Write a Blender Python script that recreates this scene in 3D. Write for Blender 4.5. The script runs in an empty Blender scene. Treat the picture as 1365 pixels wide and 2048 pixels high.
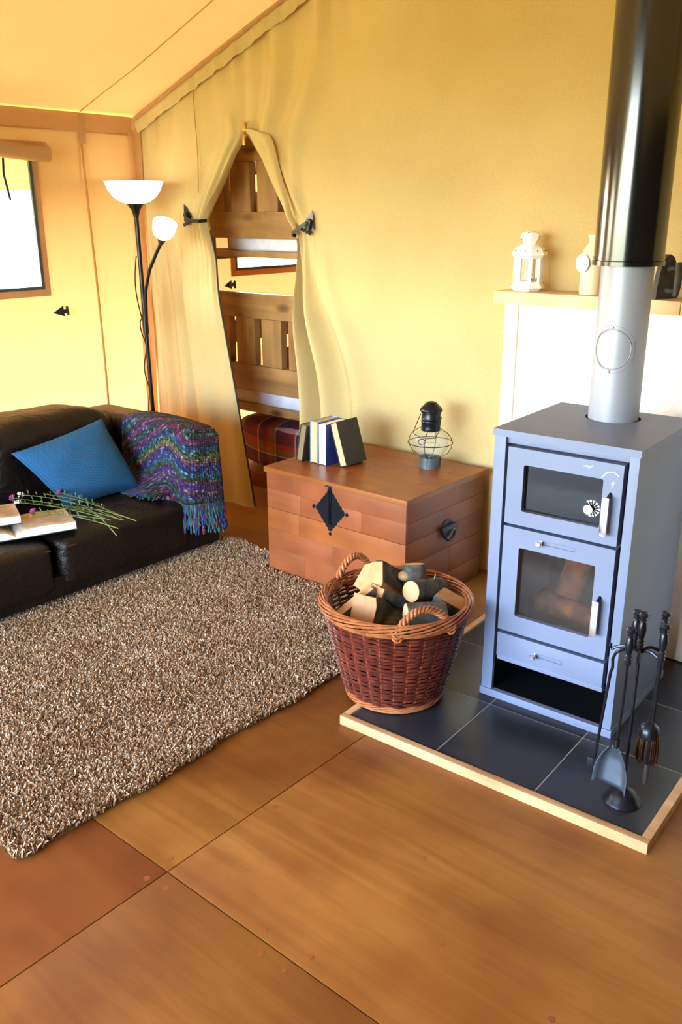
import bpy, bmesh, math, random
import numpy as np
from mathutils import Vector, Matrix, Quaternion, noise
random.seed(7)
rng = np.random.default_rng(7)
C = bpy.context.scene.collection
sc = bpy.context.scene
R = math.radians

# ------------------------------------------------------------------ camera
PITCH, YAW, ROLL = R(18.83), R(40.376), R(0.19)
fw = Vector((-math.sin(YAW)*math.cos(PITCH), math.cos(YAW)*math.cos(PITCH), -math.sin(PITCH)))
rt = Vector((math.cos(YAW), math.sin(YAW), 0)); dn = fw.cross(rt)
rt, dn = rt*math.cos(ROLL)+dn*math.sin(ROLL), dn*math.cos(ROLL)-rt*math.sin(ROLL)
cam = bpy.data.cameras.new('camera'); cam.sensor_fit = 'VERTICAL'; cam.sensor_height = 24
cam.lens = 1747.3/2048*24; cam.clip_start = .05
co = bpy.data.objects.new('camera', cam); C.objects.link(co)
m3 = Matrix((rt, -dn, -fw)).transposed()
co.matrix_world = Matrix.Translation((0, 0, 1.55)) @ m3.to_4x4()
sc.camera = co

# ------------------------------------------------------------------ light
w = bpy.data.worlds.new('sky'); sc.world = w; w.use_nodes = True
nt = w.node_tree; bg = nt.nodes['Background']
sky = nt.nodes.new('ShaderNodeTexSky'); sky.sky_type = 'NISHITA'; sky.sun_disc = False
sky.sun_elevation = R(48); sky.sun_rotation = R(-90); sky.air_density = 1.0; sky.dust_density = 2.0
nt.links.new(sky.outputs[0], bg.inputs[0]); bg.inputs[1].default_value = 11
sun = bpy.data.lights.new('sun', 'SUN'); sun.energy = 24; sun.angle = R(1.0); sun.color = (1, .95, .86)
so = bpy.data.objects.new('sun', sun); C.objects.link(so)
so.rotation_euler = Vector((1, .12, -1.11)).to_track_quat('-Z', 'Y').to_euler(); so.location = (-8, 1, 9)
def portal(loc, sx, sz, rot):
    l = bpy.data.lights.new('sky_portal', 'AREA'); l.shape = 'RECTANGLE'; l.size = sx; l.size_y = sz
    l.cycles.is_portal = True
    o = bpy.data.objects.new('sky_portal', l); C.objects.link(o); o.location = loc; o.rotation_euler = rot
portal((-2.3, -1.58, 1.12), 3.4, 2.25, (R(90), 0, 0))
sc.view_settings.view_transform = 'Standard'; sc.view_settings.look = 'None'
sc.view_settings.gamma = 1; sc.view_settings.exposure = -0.06; sc.view_settings.use_curve_mapping = False
sc.cycles.use_denoising = True
sc.cycles.max_bounces = 14; sc.cycles.diffuse_bounces = 8; sc.cycles.transmission_bounces = 10
sc.cycles.transparent_max_bounces = 12; sc.cycles.sample_clamp_indirect = 12
sc.cycles.caustics_reflective = False; sc.cycles.caustics_refractive = False

# ------------------------------------------------------------------ materials
def lin(h):
    h = h.lstrip('#'); v = [int(h[i:i+2], 16)/255 for i in (0, 2, 4)]
    return tuple((c/12.92 if c <= .04045 else ((c+.055)/1.055)**2.4) for c in v)+(1,)
class NT:
    def __init__(s, name):
        s.m = bpy.data.materials.new(name); s.m.use_nodes = True; s.t = s.m.node_tree
        s.b = s.t.nodes['Principled BSDF']; s.out = s.t.nodes['Material Output']
    def n(s, typ, **kw):
        nd = s.t.nodes.new('ShaderNode'+typ)
        for k, v in kw.items():
            if k.startswith('i_'):
                nd.inputs[int(k[2:]) if k[2:].isdigit() else k[2:]].default_value = v
            else: setattr(nd, k, v)
        return nd
    def l(s, a, b): s.t.links.new(a, b)
    def coords(s, scale=(1, 1, 1), rnd=True, src='Object', rot=(0, 0, 0)):
        tc = s.n('TexCoord'); mp = s.n('Mapping'); mp.inputs['Scale'].default_value = scale
        mp.inputs['Rotation'].default_value = rot
        s.l(tc.outputs[src], mp.inputs[0])
        if rnd:
            oi = s.n('ObjectInfo'); mu = s.n('Math', operation='MULTIPLY', i_1=37.0)
            s.l(oi.outputs['Random'], mu.inputs[0])
            s.l(mu.outputs[0], mp.inputs['Location'])
        return mp.outputs[0]
    def noise(s, vec, scale, detail=4, rough=.55, dist=0):
        nd = s.n('TexNoise'); nd.inputs['Scale'].default_value = scale; nd.inputs['Detail'].default_value = detail
        nd.inputs['Roughness'].default_value = rough; nd.inputs['Distortion'].default_value = dist
        s.l(vec, nd.inputs['Vector']); return nd.outputs['Fac']
    def ramp(s, fac, stops, interp='LINEAR'):
        r = s.n('ValToRGB'); r.color_ramp.interpolation = interp; e = r.color_ramp.elements
        while len(e) < len(stops): e.new(.5)
        for el, (p, c) in zip(e, stops): el.position = p; el.color = lin(c) if isinstance(c, str) else c
        s.l(fac, r.inputs[0]); return r.outputs[0]
    def mix(s, a, b, fac, mode='MIX'):
        m = s.n('MixRGB', blend_type=mode)
        for i, v in ((0, fac), (1, a), (2, b)):
            if hasattr(v, 'is_linked'): s.l(v, m.inputs[i])
            else: m.inputs[i].default_value = v if i == 0 else (lin(v) if isinstance(v, str) else v)
        return m.outputs[0]
    def bump(s, h, strength=.3, dist=.01):
        b = s.n('Bump'); b.inputs['Strength'].default_value = strength; b.inputs['Distance'].default_value = dist
        s.l(h, b.inputs['Height']); s.l(b.outputs[0], s.b.inputs['Normal']); return b.outputs[0]
def M(name, col, rough=.55, metal=0., col2=None, scale=(1, 1, 1), ns=8, detail=4, lo=.35, hi=.65, bump=0, bns=60, spec=None, coat=0, rnd=True):
    t = NT(name); b = t.b
    b.inputs['Roughness'].default_value = rough; b.inputs['Metallic'].default_value = metal
    if spec is not None: b.inputs['Specular IOR Level'].default_value = spec
    if coat: b.inputs['Coat Weight'].default_value = coat; b.inputs['Coat Roughness'].default_value = .15
    v = t.coords(scale, rnd)
    f = t.noise(v, ns, detail)
    t.l(t.ramp(f, [(lo, col), (hi, col2 or col)]), b.inputs['Base Color'])
    if bump: t.bump(t.noise(v, bns, 3), bump, .004)
    return t.m
def wood(name, a, b_, c=None, axis=0, rough=.5, gs=14, spec=.4, bump=.15, coat=0, knots=False):
    t = NT(name); sc_ = [gs, gs, gs]; sc_[axis] = gs*.07
    v = t.coords(sc_); f = t.noise(v, 1.0, 6, .6, .6)
    col = t.ramp(f, [(.25, a), (.5, b_), (.75, c or a)])
    big = t.noise(t.coords((1, 1, 1)), 5, 2)
    col = t.mix(col, t.ramp(big, [(.3, '#b8b0a8'), (.7, '#ffffff')]), .6, 'MULTIPLY')
    if knots:
        ks = [5, 5, 5]; ks[axis] = 2.2
        vo = t.n('TexVoronoi'); vo.inputs['Scale'].default_value = 1.4; t.l(t.coords(ks), vo.inputs['Vector'])
        col = t.mix(col, t.ramp(vo.outputs['Distance'], [(.05, '#4a2a14'), (.22, '#ffffff')]), .85, 'MULTIPLY')
    t.l(col, t.b.inputs['Base Color']); t.b.inputs['Roughness'].default_value = rough
    t.b.inputs['Specular IOR Level'].default_value = spec
    if coat: t.b.inputs['Coat Weight'].default_value = coat; t.b.inputs['Coat Roughness'].default_value = .25
    t.bump(f, bump, .003); return t.m
def canvas(name, diff, trans, fac=.5, weave=350):
    t = NT(name); v = t.coords((1, 1, 1), False)
    big = t.noise(v, 2.5, 3); fine = t.noise(v, weave, 2)
    d = t.mix(diff, t.ramp(big, [(.3, '#e6e0d8'), (.7, '#ffffff')]), .5, 'MULTIPLY')
    d = t.mix(d, t.ramp(fine, [(.3, '#d8d0c4'), (.7, '#ffffff')]), .5, 'MULTIPLY')
    df = t.n('BsdfDiffuse'); tr = t.n('BsdfTranslucent'); ms = t.n('MixShader'); ms.inputs[0].default_value = fac
    t.l(d, df.inputs[0])
    tm = t.mix(trans, t.ramp(fine, [(.3, '#d8d0c4'), (.7, '#ffffff')]), .5, 'MULTIPLY')
    t.l(tm, tr.inputs[0]); t.l(df.outputs[0], ms.inputs[1]); t.l(tr.outputs[0], ms.inputs[2])
    t.l(ms.outputs[0], t.out.inputs['Surface']); return t.m
def glass(name, tint=(1, 1, 1, 1), fac=.12, rough=.02, dirt_or_sheen=None):
    t = NT(name); tr = t.n('BsdfTransparent'); tr.inputs[0].default_value = tint
    gl = t.n('BsdfGlossy'); gl.inputs['Roughness'].default_value = rough
    fr = t.n('Fresnel'); fr.inputs[0].default_value = 1.5
    ms = t.n('MixShader'); gm = t.n('NewGeometry'); bf = t.n('Math', operation='SUBTRACT', i_0=1.0); t.l(gm.outputs['Backfacing'], bf.inputs[1]); fm = t.n('Math', operation='MULTIPLY'); t.l(fr.outputs[0], fm.inputs[0]); t.l(bf.outputs[0], fm.inputs[1])
    t.l(fm.outputs[0], ms.inputs[0]); t.l(tr.outputs[0], ms.inputs[1]); t.l(gl.outputs[0], ms.inputs[2])
    o = ms.outputs[0]
    if dirt_or_sheen:
        c, lo, hi, scl, ns = dirt_or_sheen
        df = t.n('BsdfDiffuse'); df.inputs[0].default_value = lin(c)
        f = t.noise(t.coords(scl), ns, 5, .65)
        mr = t.n('MapRange'); mr.inputs[1].default_value = .3; mr.inputs[2].default_value = .7
        mr.inputs[3].default_value = lo; mr.inputs[4].default_value = hi; t.l(f, mr.inputs[0])
        m2 = t.n('MixShader'); t.l(mr.outputs[0], m2.inputs[0]); t.l(o, m2.inputs[1]); t.l(df.outputs[0], m2.inputs[2]); o = m2.outputs[0]
    t.l(o, t.out.inputs['Surface']); return t.m
mt = {}
mt['canvas'] = canvas('tent_canvas', '#e2c090', '#785632', .4)
mt['roofcanvas'] = canvas('roof_canvas', '#dcb676', '#3a2a12', .4)
mt['hemcanvas'] = canvas('hem_canvas', '#e2bc8a', '#d8a468', .5)
mt['rightcanvas'] = canvas('darkened_canvas', '#43372a', '#1c140a', .15)  # unseen walls darkened to cut bounce light on the stove side
mt['gable'] = canvas('partition_canvas', '#e8d298', '#8e6a26', .37)
mt['seam'] = M('seam_thread', '#a8743c', .8)
mt['binding'] = M('dark_binding', '#2a241c', .8)
mt['mesh'] = M('window_binding', '#33403c', .7)
mt['webbing'] = M('black_webbing', '#15151a', .45)
mt['vinyl'] = M('black_vinyl', '#1b1c20', .25)
mt['pane'] = glass('clear_pane')
mt['clear'] = glass('lantern_glass', (.93, .94, .96, 1), dirt_or_sheen=('#c8ccd2', .0, .10, (1, 1, 1), 6))  # pale haze painted into the clear glass in place of highlights
mt['grass'] = M('grass', '#6a683e', .9, col2='#868052', ns=3)
mt['brass'] = M('zip_metal', '#c9a35a', .3, .9)

# floor: orange-brown varnished plywood, grain along X
def plywood():
    t = NT('varnished_plywood')
    v = t.coords((.55, 7, 7)); f = t.noise(v, 2.2, 7, .62, 1.2)
    col = t.ramp(f, [(.28, '#7b4d1d'), (.5, '#8a5a24'), (.72, '#95652e')])
    big = t.noise(t.coords((1, 1, 1)), 2.3, 3)
    col = t.mix(col, t.ramp(big, [(.32, '#b98a70'), (.62, '#ffffff')]), .75, 'MULTIPLY')
    sp = t.noise(t.coords((1, 2.5, 1)), 7, 3, .7)
    col = t.mix(col, '#b9a68a', t.ramp(sp, [(.70, '#000000'), (.80, '#404040')]))
    t.l(col, t.b.inputs['Base Color']); t.b.inputs['Roughness'].default_value = .42
    t.b.inputs['Specular IOR Level'].default_value = .35
    t.bump(f, .05, .002); return t.m
mt['ply'] = plywood()
mt['ply_red'] = wood('reddish_plywood', '#743f1e', '#844a24', '#8e562a', 0, .4, 6, .35, .05)
mt['joint'] = M('dark_joint', '#2e1a0c', .9)
mt['stain'] = M('rust_stain', '#7a3c1c', .6, col2='#93551f', ns=40)
mt['leather'] = None

def leather():
    t = NT('brown_leather'); v = t.coords((1, 1, 1))
    f = t.noise(v, 5, 4); fine = t.noise(v, 220, 3)
    t.l(t.ramp(f, [(.3, '#0b0604'), (.7, '#1a0f09')]), t.b.inputs['Base Color'])
    t.b.inputs['Roughness'].default_value = .42; t.b.inputs['Specular IOR Level'].default_value = .35
    wr = t.noise(t.coords((1, 1, 1)), 9, 3, .6, 1.5)
    h = t.mix(t.ramp(wr, [(.3, '#000000'), (.7, '#ffffff')]), fine, .2)
    t.bump(h, .35, .02); return t.m
mt['leather'] = leather()
mt['piping'] = M('worn_leather_piping', '#4a2414', .5)
def knit_blue():
    t = NT('blue_knit'); v = t.coords((1, 1, 1), False, 'UV')
    wv = t.n('TexWave', wave_type='BANDS', bands_direction='X'); wv.inputs['Scale'].default_value = 17; wv.inputs['Distortion'].default_value = 1.2
    wv.inputs['Detail Scale'].default_value = 3
    wv2 = t.n('TexWave', wave_type='BANDS', bands_direction='Y'); wv2.inputs['Scale'].default_value = 16
    t.l(v, wv.inputs[0]); t.l(v, wv2.inputs[0])
    h = t.mix(wv.outputs['Color'], wv2.outputs['Color'], .4)
    t.l(t.ramp(h, [(.1, '#0a3d63'), (.8, '#185f8c')]), t.b.inputs['Base Color'])
    t.b.inputs['Roughness'].default_value = .85; t.bump(h, .35, .006); return t.m
mt['blueknit'] = knit_blue()
THROW = ['#3a1a4e', '#7a2a5e', '#2e2e70', '#1a5276', '#365c42', '#807a44', '#6c2448', '#283486', '#362476', '#246c90', '#2e5a3e', '#602040', '#2c2c88', '#84485e', '#48286e', '#264e4a']
def throwmat():
    t = NT('striped_knit'); v = t.coords((1, 1, 1), False, 'UV')
    sep = t.n('SeparateXYZ'); t.l(v, sep.inputs[0])
    nz = t.noise(v, 3, 2); mn = t.n('Math', operation='MULTIPLY_ADD', i_1=.06, i_2=-.03); t.l(nz, mn.inputs[0])
    ad = t.n('Math', operation='ADD'); t.l(sep.outputs[1], ad.inputs[0]); t.l(mn.outputs[0], ad.inputs[1])
    fr = t.n('Math', operation='FRACT'); mu = t.n('Math', operation='MULTIPLY', i_1=2.2); t.l(ad.outputs[0], mu.inputs[0]); t.l(mu.outputs[0], fr.inputs[0])
    col = t.ramp(fr.outputs[0], [(i/16, c) for i, c in enumerate(THROW)])
    vo = t.n('TexVoronoi'); vo.inputs['Scale'].default_value = 1; vo.inputs['Randomness'].default_value = .55
    t.l(t.coords((75, 62, 1), False, 'UV'), vo.inputs['Vector'])
    k2 = t.ramp(vo.outputs['Color'], [(.30, '#707070'), (.6, '#ffffff'), (.9, '#ffffff')])
    col = t.mix(col, k2, .85, 'MULTIPLY')
    sp = t.ramp(vo.outputs['Color'], [(.74, '#000000'), (.80, '#ffffff')])
    col = t.mix(col, '#9fb8c4', t.mix(sp, '#8c8c8c', 1, 'MULTIPLY'))
    d = t.ramp(vo.outputs['Distance'], [(.35, '#ffffff'), (.75, '#1a1a1a')])
    col = t.mix(col, d, .9, 'MULTIPLY')
    t.l(col, t.b.inputs['Base Color']); t.b.inputs['Roughness'].default_value = .9
    t.bump(d, .8, .01); return t.m
mt['throw'] = throwmat()
mt['fringes'] = [M('fringe_yarn', c, .9, col2=d, ns=60) for c, d in (('#12404a', '#1f6a58'), ('#1c2060', '#2c4488'), ('#521a3c', '#7a305e'), ('#244424', '#4a6434'), ('#40281a', '#64482e'), ('#74848c', '#34505c'))]
def rugmat():
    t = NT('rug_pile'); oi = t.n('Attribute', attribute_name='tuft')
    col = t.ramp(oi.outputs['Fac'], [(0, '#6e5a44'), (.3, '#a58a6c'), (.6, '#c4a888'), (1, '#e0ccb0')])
    big = t.noise(t.coords((1, 1, 1), False), 6, 3)
    col = t.mix(col, t.ramp(big, [(.3, '#d4c4b0'), (.7, '#ffffff')]), .7, 'MULTIPLY')
    t.l(col, t.b.inputs['Base Color']); t.b.inputs['Roughness'].default_value = .9
    t.b.inputs['Specular IOR Level'].default_value = .1; return t.m
mt['rug'] = rugmat()
mt['rugbase'] = M('rug_backing', '#6d5c4a', .95, col2='#85735e', ns=60)
mt['chest'] = wood('stained_chest_wood', '#7a4226', '#8d4c2a', '#985832', 0, .42, 9, .35, .06)
mt['chest_y'] = wood('stained_chest_wood_side', '#7a4226', '#844829', '#8c502e', 1, .42, 9, .35, .06)
mt['chest_l'] = wood('stained_chest_wood_pale', '#8a4a26', '#965428', '#9e5e34', 0, .42, 9, .35, .06)
mt['chest_lid'] = wood('stained_chest_lid', '#7c421c', '#8e5022', '#9a5e2c', 0, .36, 9, .4, .06)
mt['iron'] = M('black_iron', '#17191f', .3, .55, '#22252d', bump=.1)
mt['dark'] = M('dark_inside', '#0a0806', .9)
mt['pages'] = None
def pagesmat(name, a, b_, axis):
    t = NT(name); s_ = [3, 3, 3]; s_[axis] = 700
    f = t.noise(t.coords(s_), 1, 3); t.l(t.ramp(f, [(.3, a), (.7, b_)]), t.b.inputs['Base Color']); t.b.inputs['Roughness'].default_value = .85; return t.m
mt['pages_cream'] = pagesmat('cream_pages', '#a08c68', '#c4ae88', 0)
mt['pages_white'] = pagesmat('white_pages', '#d8d6d0', '#f6f4ee', 0)
mt['pages_old'] = pagesmat('aged_pages', '#5e5238', '#857654', 0)
mt['pages_flat'] = pagesmat('open_book_pages', '#cfc8bc', '#f4f2ec', 2)
mt['print'] = M('printed_page', '#d6c6ae', .85, col2='#c2a98a', ns=14)
mt['ink'] = M('faint_print', '#8a7860', .9)
mt['bk_black'] = M('black_cloth', '#1e1d1b', .6, col2='#2b2a27', ns=120, bump=.2, bns=400)
mt['bk_blue'] = M('navy_cloth', '#1f2f72', .55, col2='#2a3c86', ns=90, bump=.2, bns=400)
mt['bk_pale'] = M('pale_blue_cloth', '#8e9fc0', .55, col2='#7688b0', ns=60)
mt['bk_brown'] = M('brown_cloth', '#3a3024', .6, col2='#2a231b', ns=60)
mt['bk_green'] = M('green_cloth', '#1f3a33', .6)
mt['lampblack'] = M('black_steel', '#17181a', .35, .5)
mt['shade'] = None
def shademat():
    t = NT('white_lamp_glass'); df = t.n('BsdfDiffuse'); df.inputs[0].default_value = (.95, .94, .92, 1)
    tr = t.n('BsdfTranslucent'); tr.inputs[0].default_value = (.95, .93, .9, 1); ms = t.n('MixShader'); ms.inputs[0].default_value = .5
    em = t.n('Emission'); em.inputs[0].default_value = (1, .96, .9, 1); em.inputs[1].default_value = .55
    ad = t.n('AddShader'); t.l(df.outputs[0], ms.inputs[1]); t.l(tr.outputs[0], ms.inputs[2]); t.l(ms.outputs[0], ad.inputs[0]); t.l(em.outputs[0], ad.inputs[1])
    t.l(ad.outputs[0], t.out.inputs['Surface']); return t.m
mt['shade'] = shademat()
mt['weave'] = M('dark_willow', '#401812', .38, 0, '#662a1e', ns=30, spec=.5)
mt['rimw'] = M('buff_willow', '#7e4526', .38, 0, '#ac683e', ns=25, spec=.5)
mt['stake'] = M('red_willow', '#7a341c', .4, 0, '#964824', ns=30)
mt['bark'] = M('grey_bark', '#2e2b27', .9, 0, '#5a564c', ns=30, detail=6, bump=.8, bns=40)
mt['moss'] = M('mossy_bark', '#2c2412', .95, 0, '#4c4220', ns=30, detail=6, bump=.8, bns=40)
mt['split'] = wood('split_wood', '#a87c50', '#bc9266', '#c8a074', 2, .75, 26, .2, .3)
mt['splitred'] = wood('split_wood_red', '#9c5c3a', '#c09068', '#caa07a', 2, .75, 18, .2, .3)
mt['endgrain'] = M('end_grain', '#b08658', .8, 0, '#c09c70', ns=20)
mt['birch'] = M('birch_bark', '#d8d4cc', .7, 0, '#a8a49a', ns=20)
def stovemat():
    t = NT('grey_stove_paint'); v = t.coords((1, 1, 1)); f = t.noise(v, 6, 3)
    t.l(t.ramp(f, [(.3, '#5f6984'), (.7, '#656f8b')]), t.b.inputs['Base Color']); t.b.inputs['Roughness'].default_value = .5
    t.b.inputs['Metallic'].default_value = .0; t.bump(t.noise(v, 500, 2), .08, .001); return t.m
mt['stove'] = stovemat()
mt['chalk'] = M('pale_smear', '#8c97b0', .55)
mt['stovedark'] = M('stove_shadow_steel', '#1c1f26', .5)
mt['bristle'] = M('brown_bristle', '#3e2716', .9, 0, '#5a3a20', ns=40)
mt['pansteel'] = M('grey_pan_steel', '#3c4452', .38, .5, '#4a5362', ns=20)
mt['bay'] = M('bay_shade_black', '#0b0c10', .45)
mt['firebox'] = M('sooty_steel', '#1a1613', .9, 0, '#2d2722', ns=12)
mt['chrome'] = M('chrome', '#e6e6ea', .08, 1.)
mt['ovenglass'] = glass('oven_glass', (.20, .19, .17, 1), rough=.08, dirt_or_sheen=('#34302a', .02, .30, (14, 14, 2.5), 2.0))
mt['fireglass'] = glass('sooty_fire_glass', (.75, .70, .62, 1), rough=.1, dirt_or_sheen=('#4a4038', .03, .32, (1, 1, 1), 7))
mt['burnt'] = M('scorched_log', '#8a5430', .85, 0, '#d8925a', ns=16)
mt['white'] = M('white_enamel', '#f2f2ee', .35)
mt['dialmark'] = M('white_marking', '#f4f4f4', .5)
mt['pipe'] = M('grey_flue_paint', '#8d909a', .42, .15)
mt['blackpipe'] = M('black_enamel_flue', '#0a0c0d', .17, 0, spec=.7, coat=.35)
mt['tile'] = M('slate_tile', '#1f2026', .36, 0, '#282930', ns=5, bump=.05)
mt['grout'] = M('grout', '#8c8884', .9)
mt['trimw'] = wood('hearth_timber', '#a9825a', '#c39a6e', '#d2ac80', 0, .55, 14, .3, .15)
mt['shelfw'] = wood('mantel_timber', '#caa878', '#dcbf92', '#e6cda6', 0, .6, 10, .3, .1)
mt['board'] = M('white_heat_board', '#efece2', .6, 0, '#e6e2d6', ns=30)
mt['postw'] = wood('pale_pine', '#efe4c8', '#f4ecd8', '#f6f0e0', 2, .6, 8, .3, .05)
mt['stone'] = M('stoneware', '#e2d4b4', .35, 0, '#d6c49c', ns=6)
mt['castiron'] = M('rusty_iron', '#33302f', .7, .3, '#4a4440', ns=25, bump=.4)
mt['bedwood'] = wood('pine_bunk_board', '#7a5630', '#987244', '#b08c5a', 0, .5, 10, .3, .08, knots=True)
mt['bedslat'] = wood('pine_bunk_slat', '#7a5630', '#987244', '#b08c5a', 2, .5, 10, .3, .08, knots=True)
mt['sheet'] = M('white_sheet', '#d8d6de', .9, 0, '#c6c4d0', ns=14, bump=.5, bns=12)
def plaid():
    t = NT('plaid_cotton'); v = t.coords((1, 1, 1), False, 'UV'); sep = t.n('SeparateXYZ'); t.l(v, sep.inputs[0])
    def band(o, k):
        mu = t.n('Math', operation='MULTIPLY', i_1=k); fr = t.n('Math', operation='FRACT'); t.l(o, mu.inputs[0]); t.l(mu.outputs[0], fr.inputs[0])
        return t.ramp(fr.outputs[0], [(0, '#7a2030'), (.16, '#9a2a34'), (.22, '#c9bfb4'), (.26, '#5a2140'), (.42, '#56303a'), (.48, '#b03a36'), (.56, '#8f6a3a'), (.70, '#c8b8a4'), (.73, '#3a3448'), (.84, '#6a2030')], 'CONSTANT')
    col = t.mix(band(sep.outputs[0], 3.2), band(sep.outputs[1], 3.2), .5)
    t.l(col, t.b.inputs['Base Color']); t.b.inputs['Roughness'].default_value = .9; return t.m
mt['plaid'] = plaid()
mt['stem'] = M('green_stem', '#4c622e', .7, 0, '#7c8650', ns=30)
mt['leaf'] = M('green_leaf', '#3f5f2f', .7, 0, '#5a7a40', ns=40)
mt['knap'] = M('purple_petals', '#9a3a86', .8, 0, '#b45aa0', ns=60)
mt['whitefl'] = M('white_petals', '#dfe2d6', .8)
mt['brownfl'] = M('brown_seedhead', '#8a5a2c', .8)
mt['wax'] = M('white_wax', '#f0ece2', .5)

# ------------------------------------------------------------------ geometry
class G:
    def __init__(s): s.v = []; s.f = []; s.uv = None
    def add(s, vs, fs):
        o = len(s.v); s.v += [tuple(v) for v in vs]; s.f += [tuple(i+o for i in f) for f in fs]; return s
    def box(s, a, b, bev=0, mat=None):
        x0, y0, z0 = a; x1, y1, z1 = b
        if bev <= 0:
            vs = [(x0, y0, z0), (x1, y0, z0), (x1, y1, z0), (x0, y1, z0), (x0, y0, z1), (x1, y0, z1), (x1, y1, z1), (x0, y1, z1)]
            fs = [(0, 3, 2, 1), (4, 5, 6, 7), (0, 1, 5, 4), (1, 2, 6, 5), (2, 3, 7, 6), (3, 0, 4, 7)]
        else:
            bm = bmesh.new(); bmesh.ops.create_cube(bm, size=1)
            for v in bm.verts: v.co = Vector(((x0+x1)/2+v.co.x*(x1-x0), (y0+y1)/2+v.co.y*(y1-y0), (z0+z1)/2+v.co.z*(z1-z0)))
            bmesh.ops.bevel(bm, geom=bm.edges[:], offset=bev, segments=2, profile=.7, affect='EDGES')
            bm.verts.index_update(); vs = [v.co[:] for v in bm.verts]; fs = [tuple(v.index for v in f.verts) for f in bm.faces]; bm.free()
        if mat is not None: vs = [mat @ Vector(v) for v in vs]
        return s.add(vs, fs)
    def tube(s, pts, r, n=8, cap=True, closed=False):
        pts = [Vector(p) for p in pts]; N = len(pts); rs = r if hasattr(r, '__len__') else [r]*N
        vs = []; fs = []; up = None
        for i, p in enumerate(pts):
            if closed: t = pts[(i+1) % N]-pts[i-1]
            else: t = pts[min(i+1, N-1)]-pts[max(i-1, 0)]
            t.normalize()
            if up is None:
                up = Vector((0, 0, 1)) if abs(t.z) < .9 else Vector((1, 0, 0))
            a = up - t*up.dot(t)
            if a.length < 1e-6: a = t.orthogonal()
            a.normalize(); up = a; b = t.cross(a)
            for k in range(n):
                an = 2*math.pi*k/n; vs.append(p+(a*math.cos(an)+b*math.sin(an))*rs[i])
        for i in range(N if closed else N-1):
            j = (i+1) % N
            for k in range(n): fs.append((i*n+k, i*n+(k+1) % n, j*n+(k+1) % n, j*n+k))
        if cap and not closed: fs += [tuple(range(n-1, -1, -1)), tuple((N-1)*n+k for k in range(n))]
        return s.add(vs, fs)
    def lathe(s, prof, n=24, c=(0, 0, 0), mat=None, ph=0):
        vs = []; fs = []; N = len(prof)
        for r, z in prof:
            for k in range(n):
                a = 2*math.pi*k/n+ph; v = Vector((r*math.cos(a), r*math.sin(a), z))
                vs.append((mat @ v if mat is not None else v)+Vector(c))
        for i in range(N-1):
            for k in range(n): fs.append((i*n+k, i*n+(k+1) % n, (i+1)*n+(k+1) % n, (i+1)*n+k))
        if prof[0][0] > 1e-5: fs.append(tuple(range(n-1, -1, -1)))
        if prof[-1][0] > 1e-5: fs.append(tuple((N-1)*n+k for k in range(n)))
        return s.add(vs, fs)
    def prism(s, poly, mat, h, caps=True):
        n = len(poly); vs = [mat @ Vector((x, y, 0)) for x, y in poly]+[mat @ Vector((x, y, h)) for x, y in poly]
        fs = [(i, (i+1) % n, (i+1) % n+n, i+n) for i in range(n)]
        if caps: fs += [tuple(range(n-1, -1, -1)), tuple(range(n, 2*n))]
        return s.add(vs, fs)
    def grid(s, P, uv=None):
        nu = len(P); nv = len(P[0]); vs = [p for row in P for p in row]
        fs = [(i*nv+j, (i+1)*nv+j, (i+1)*nv+j+1, i*nv+j+1) for i in range(nu-1) for j in range(nv-1)]
        if uv: s.uv = [u for row in uv for u in row]
        return s.add(vs, fs)
    def ell(s, c, r, n=12, m=8, fn=None):
        vs = []; fs = []
        for i in range(m+1):
            th = math.pi*i/m
            for k in range(n):
                ph = 2*math.pi*k/n; d = Vector((math.sin(th)*math.cos(ph), math.sin(th)*math.sin(ph), math.cos(th)))
                q = fn(d) if fn else Vector((d.x*r[0], d.y*r[1], d.z*r[2])); vs.append(Vector(c)+q)
        for i in range(m):
            for k in range(n): fs.append((i*n+k, (i+1)*n+k, (i+1)*n+(k+1) % n, i*n+(k+1) % n))
        return s.add(vs, fs)
    def se(s, c, h, e=.35, n=40, m=24, disp=None):
        """superellipsoid block: soft upholstery"""
        pw = lambda v: math.copysign(abs(v)**e, v)
        vs = []; fs = []; c = Vector(c)
        for i in range(m+1):
            th = -math.pi/2+math.pi*i/m
            for k in range(n):
                ph = 2*math.pi*k/n
                q = Vector((pw(math.cos(th))*pw(math.cos(ph))*h[0], pw(math.cos(th))*pw(math.sin(ph))*h[1], pw(math.sin(th))*h[2]))
                p = c+q
                if disp: p = disp(p)
                vs.append(p)
        for i in range(m):
            for k in range(n): fs.append((i*n+k, i*n+(k+1) % n, (i+1)*n+(k+1) % n, (i+1)*n+k))
        return s.add(vs, fs)
def mesh(name, g, mat, smooth=None):
    me = bpy.data.meshes.new(name); me.from_pydata([tuple(v) for v in g.v], [], g.f); me.validate()
    if mat: me.materials.append(mat)
    if g.uv:
        ul = me.uv_layers.new(name='UVMap')
        for lp in me.loops: ul.data[lp.index].uv = g.uv[lp.vertex_index]
    bm = bmesh.new(); bm.from_mesh(me); bmesh.ops.remove_doubles(bm, verts=bm.verts, dist=1e-6)
    bmesh.ops.recalc_face_normals(bm, faces=bm.faces)
    if smooth is not None:
        for f in bm.faces: f.smooth = True
        for e in bm.edges:
            if len(e.link_faces) == 2 and e.calc_face_angle(0) > R(smooth): e.smooth = False
    bm.to_mesh(me); bm.free(); return me
def obj(name, g, mat, parent=None, smooth=40):
    me = g if isinstance(g, bpy.types.Mesh) else mesh(name, g, mat, smooth)
    o = bpy.data.objects.new(name, me); C.objects.link(o)
    if parent: o.parent = parent
    return o
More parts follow.
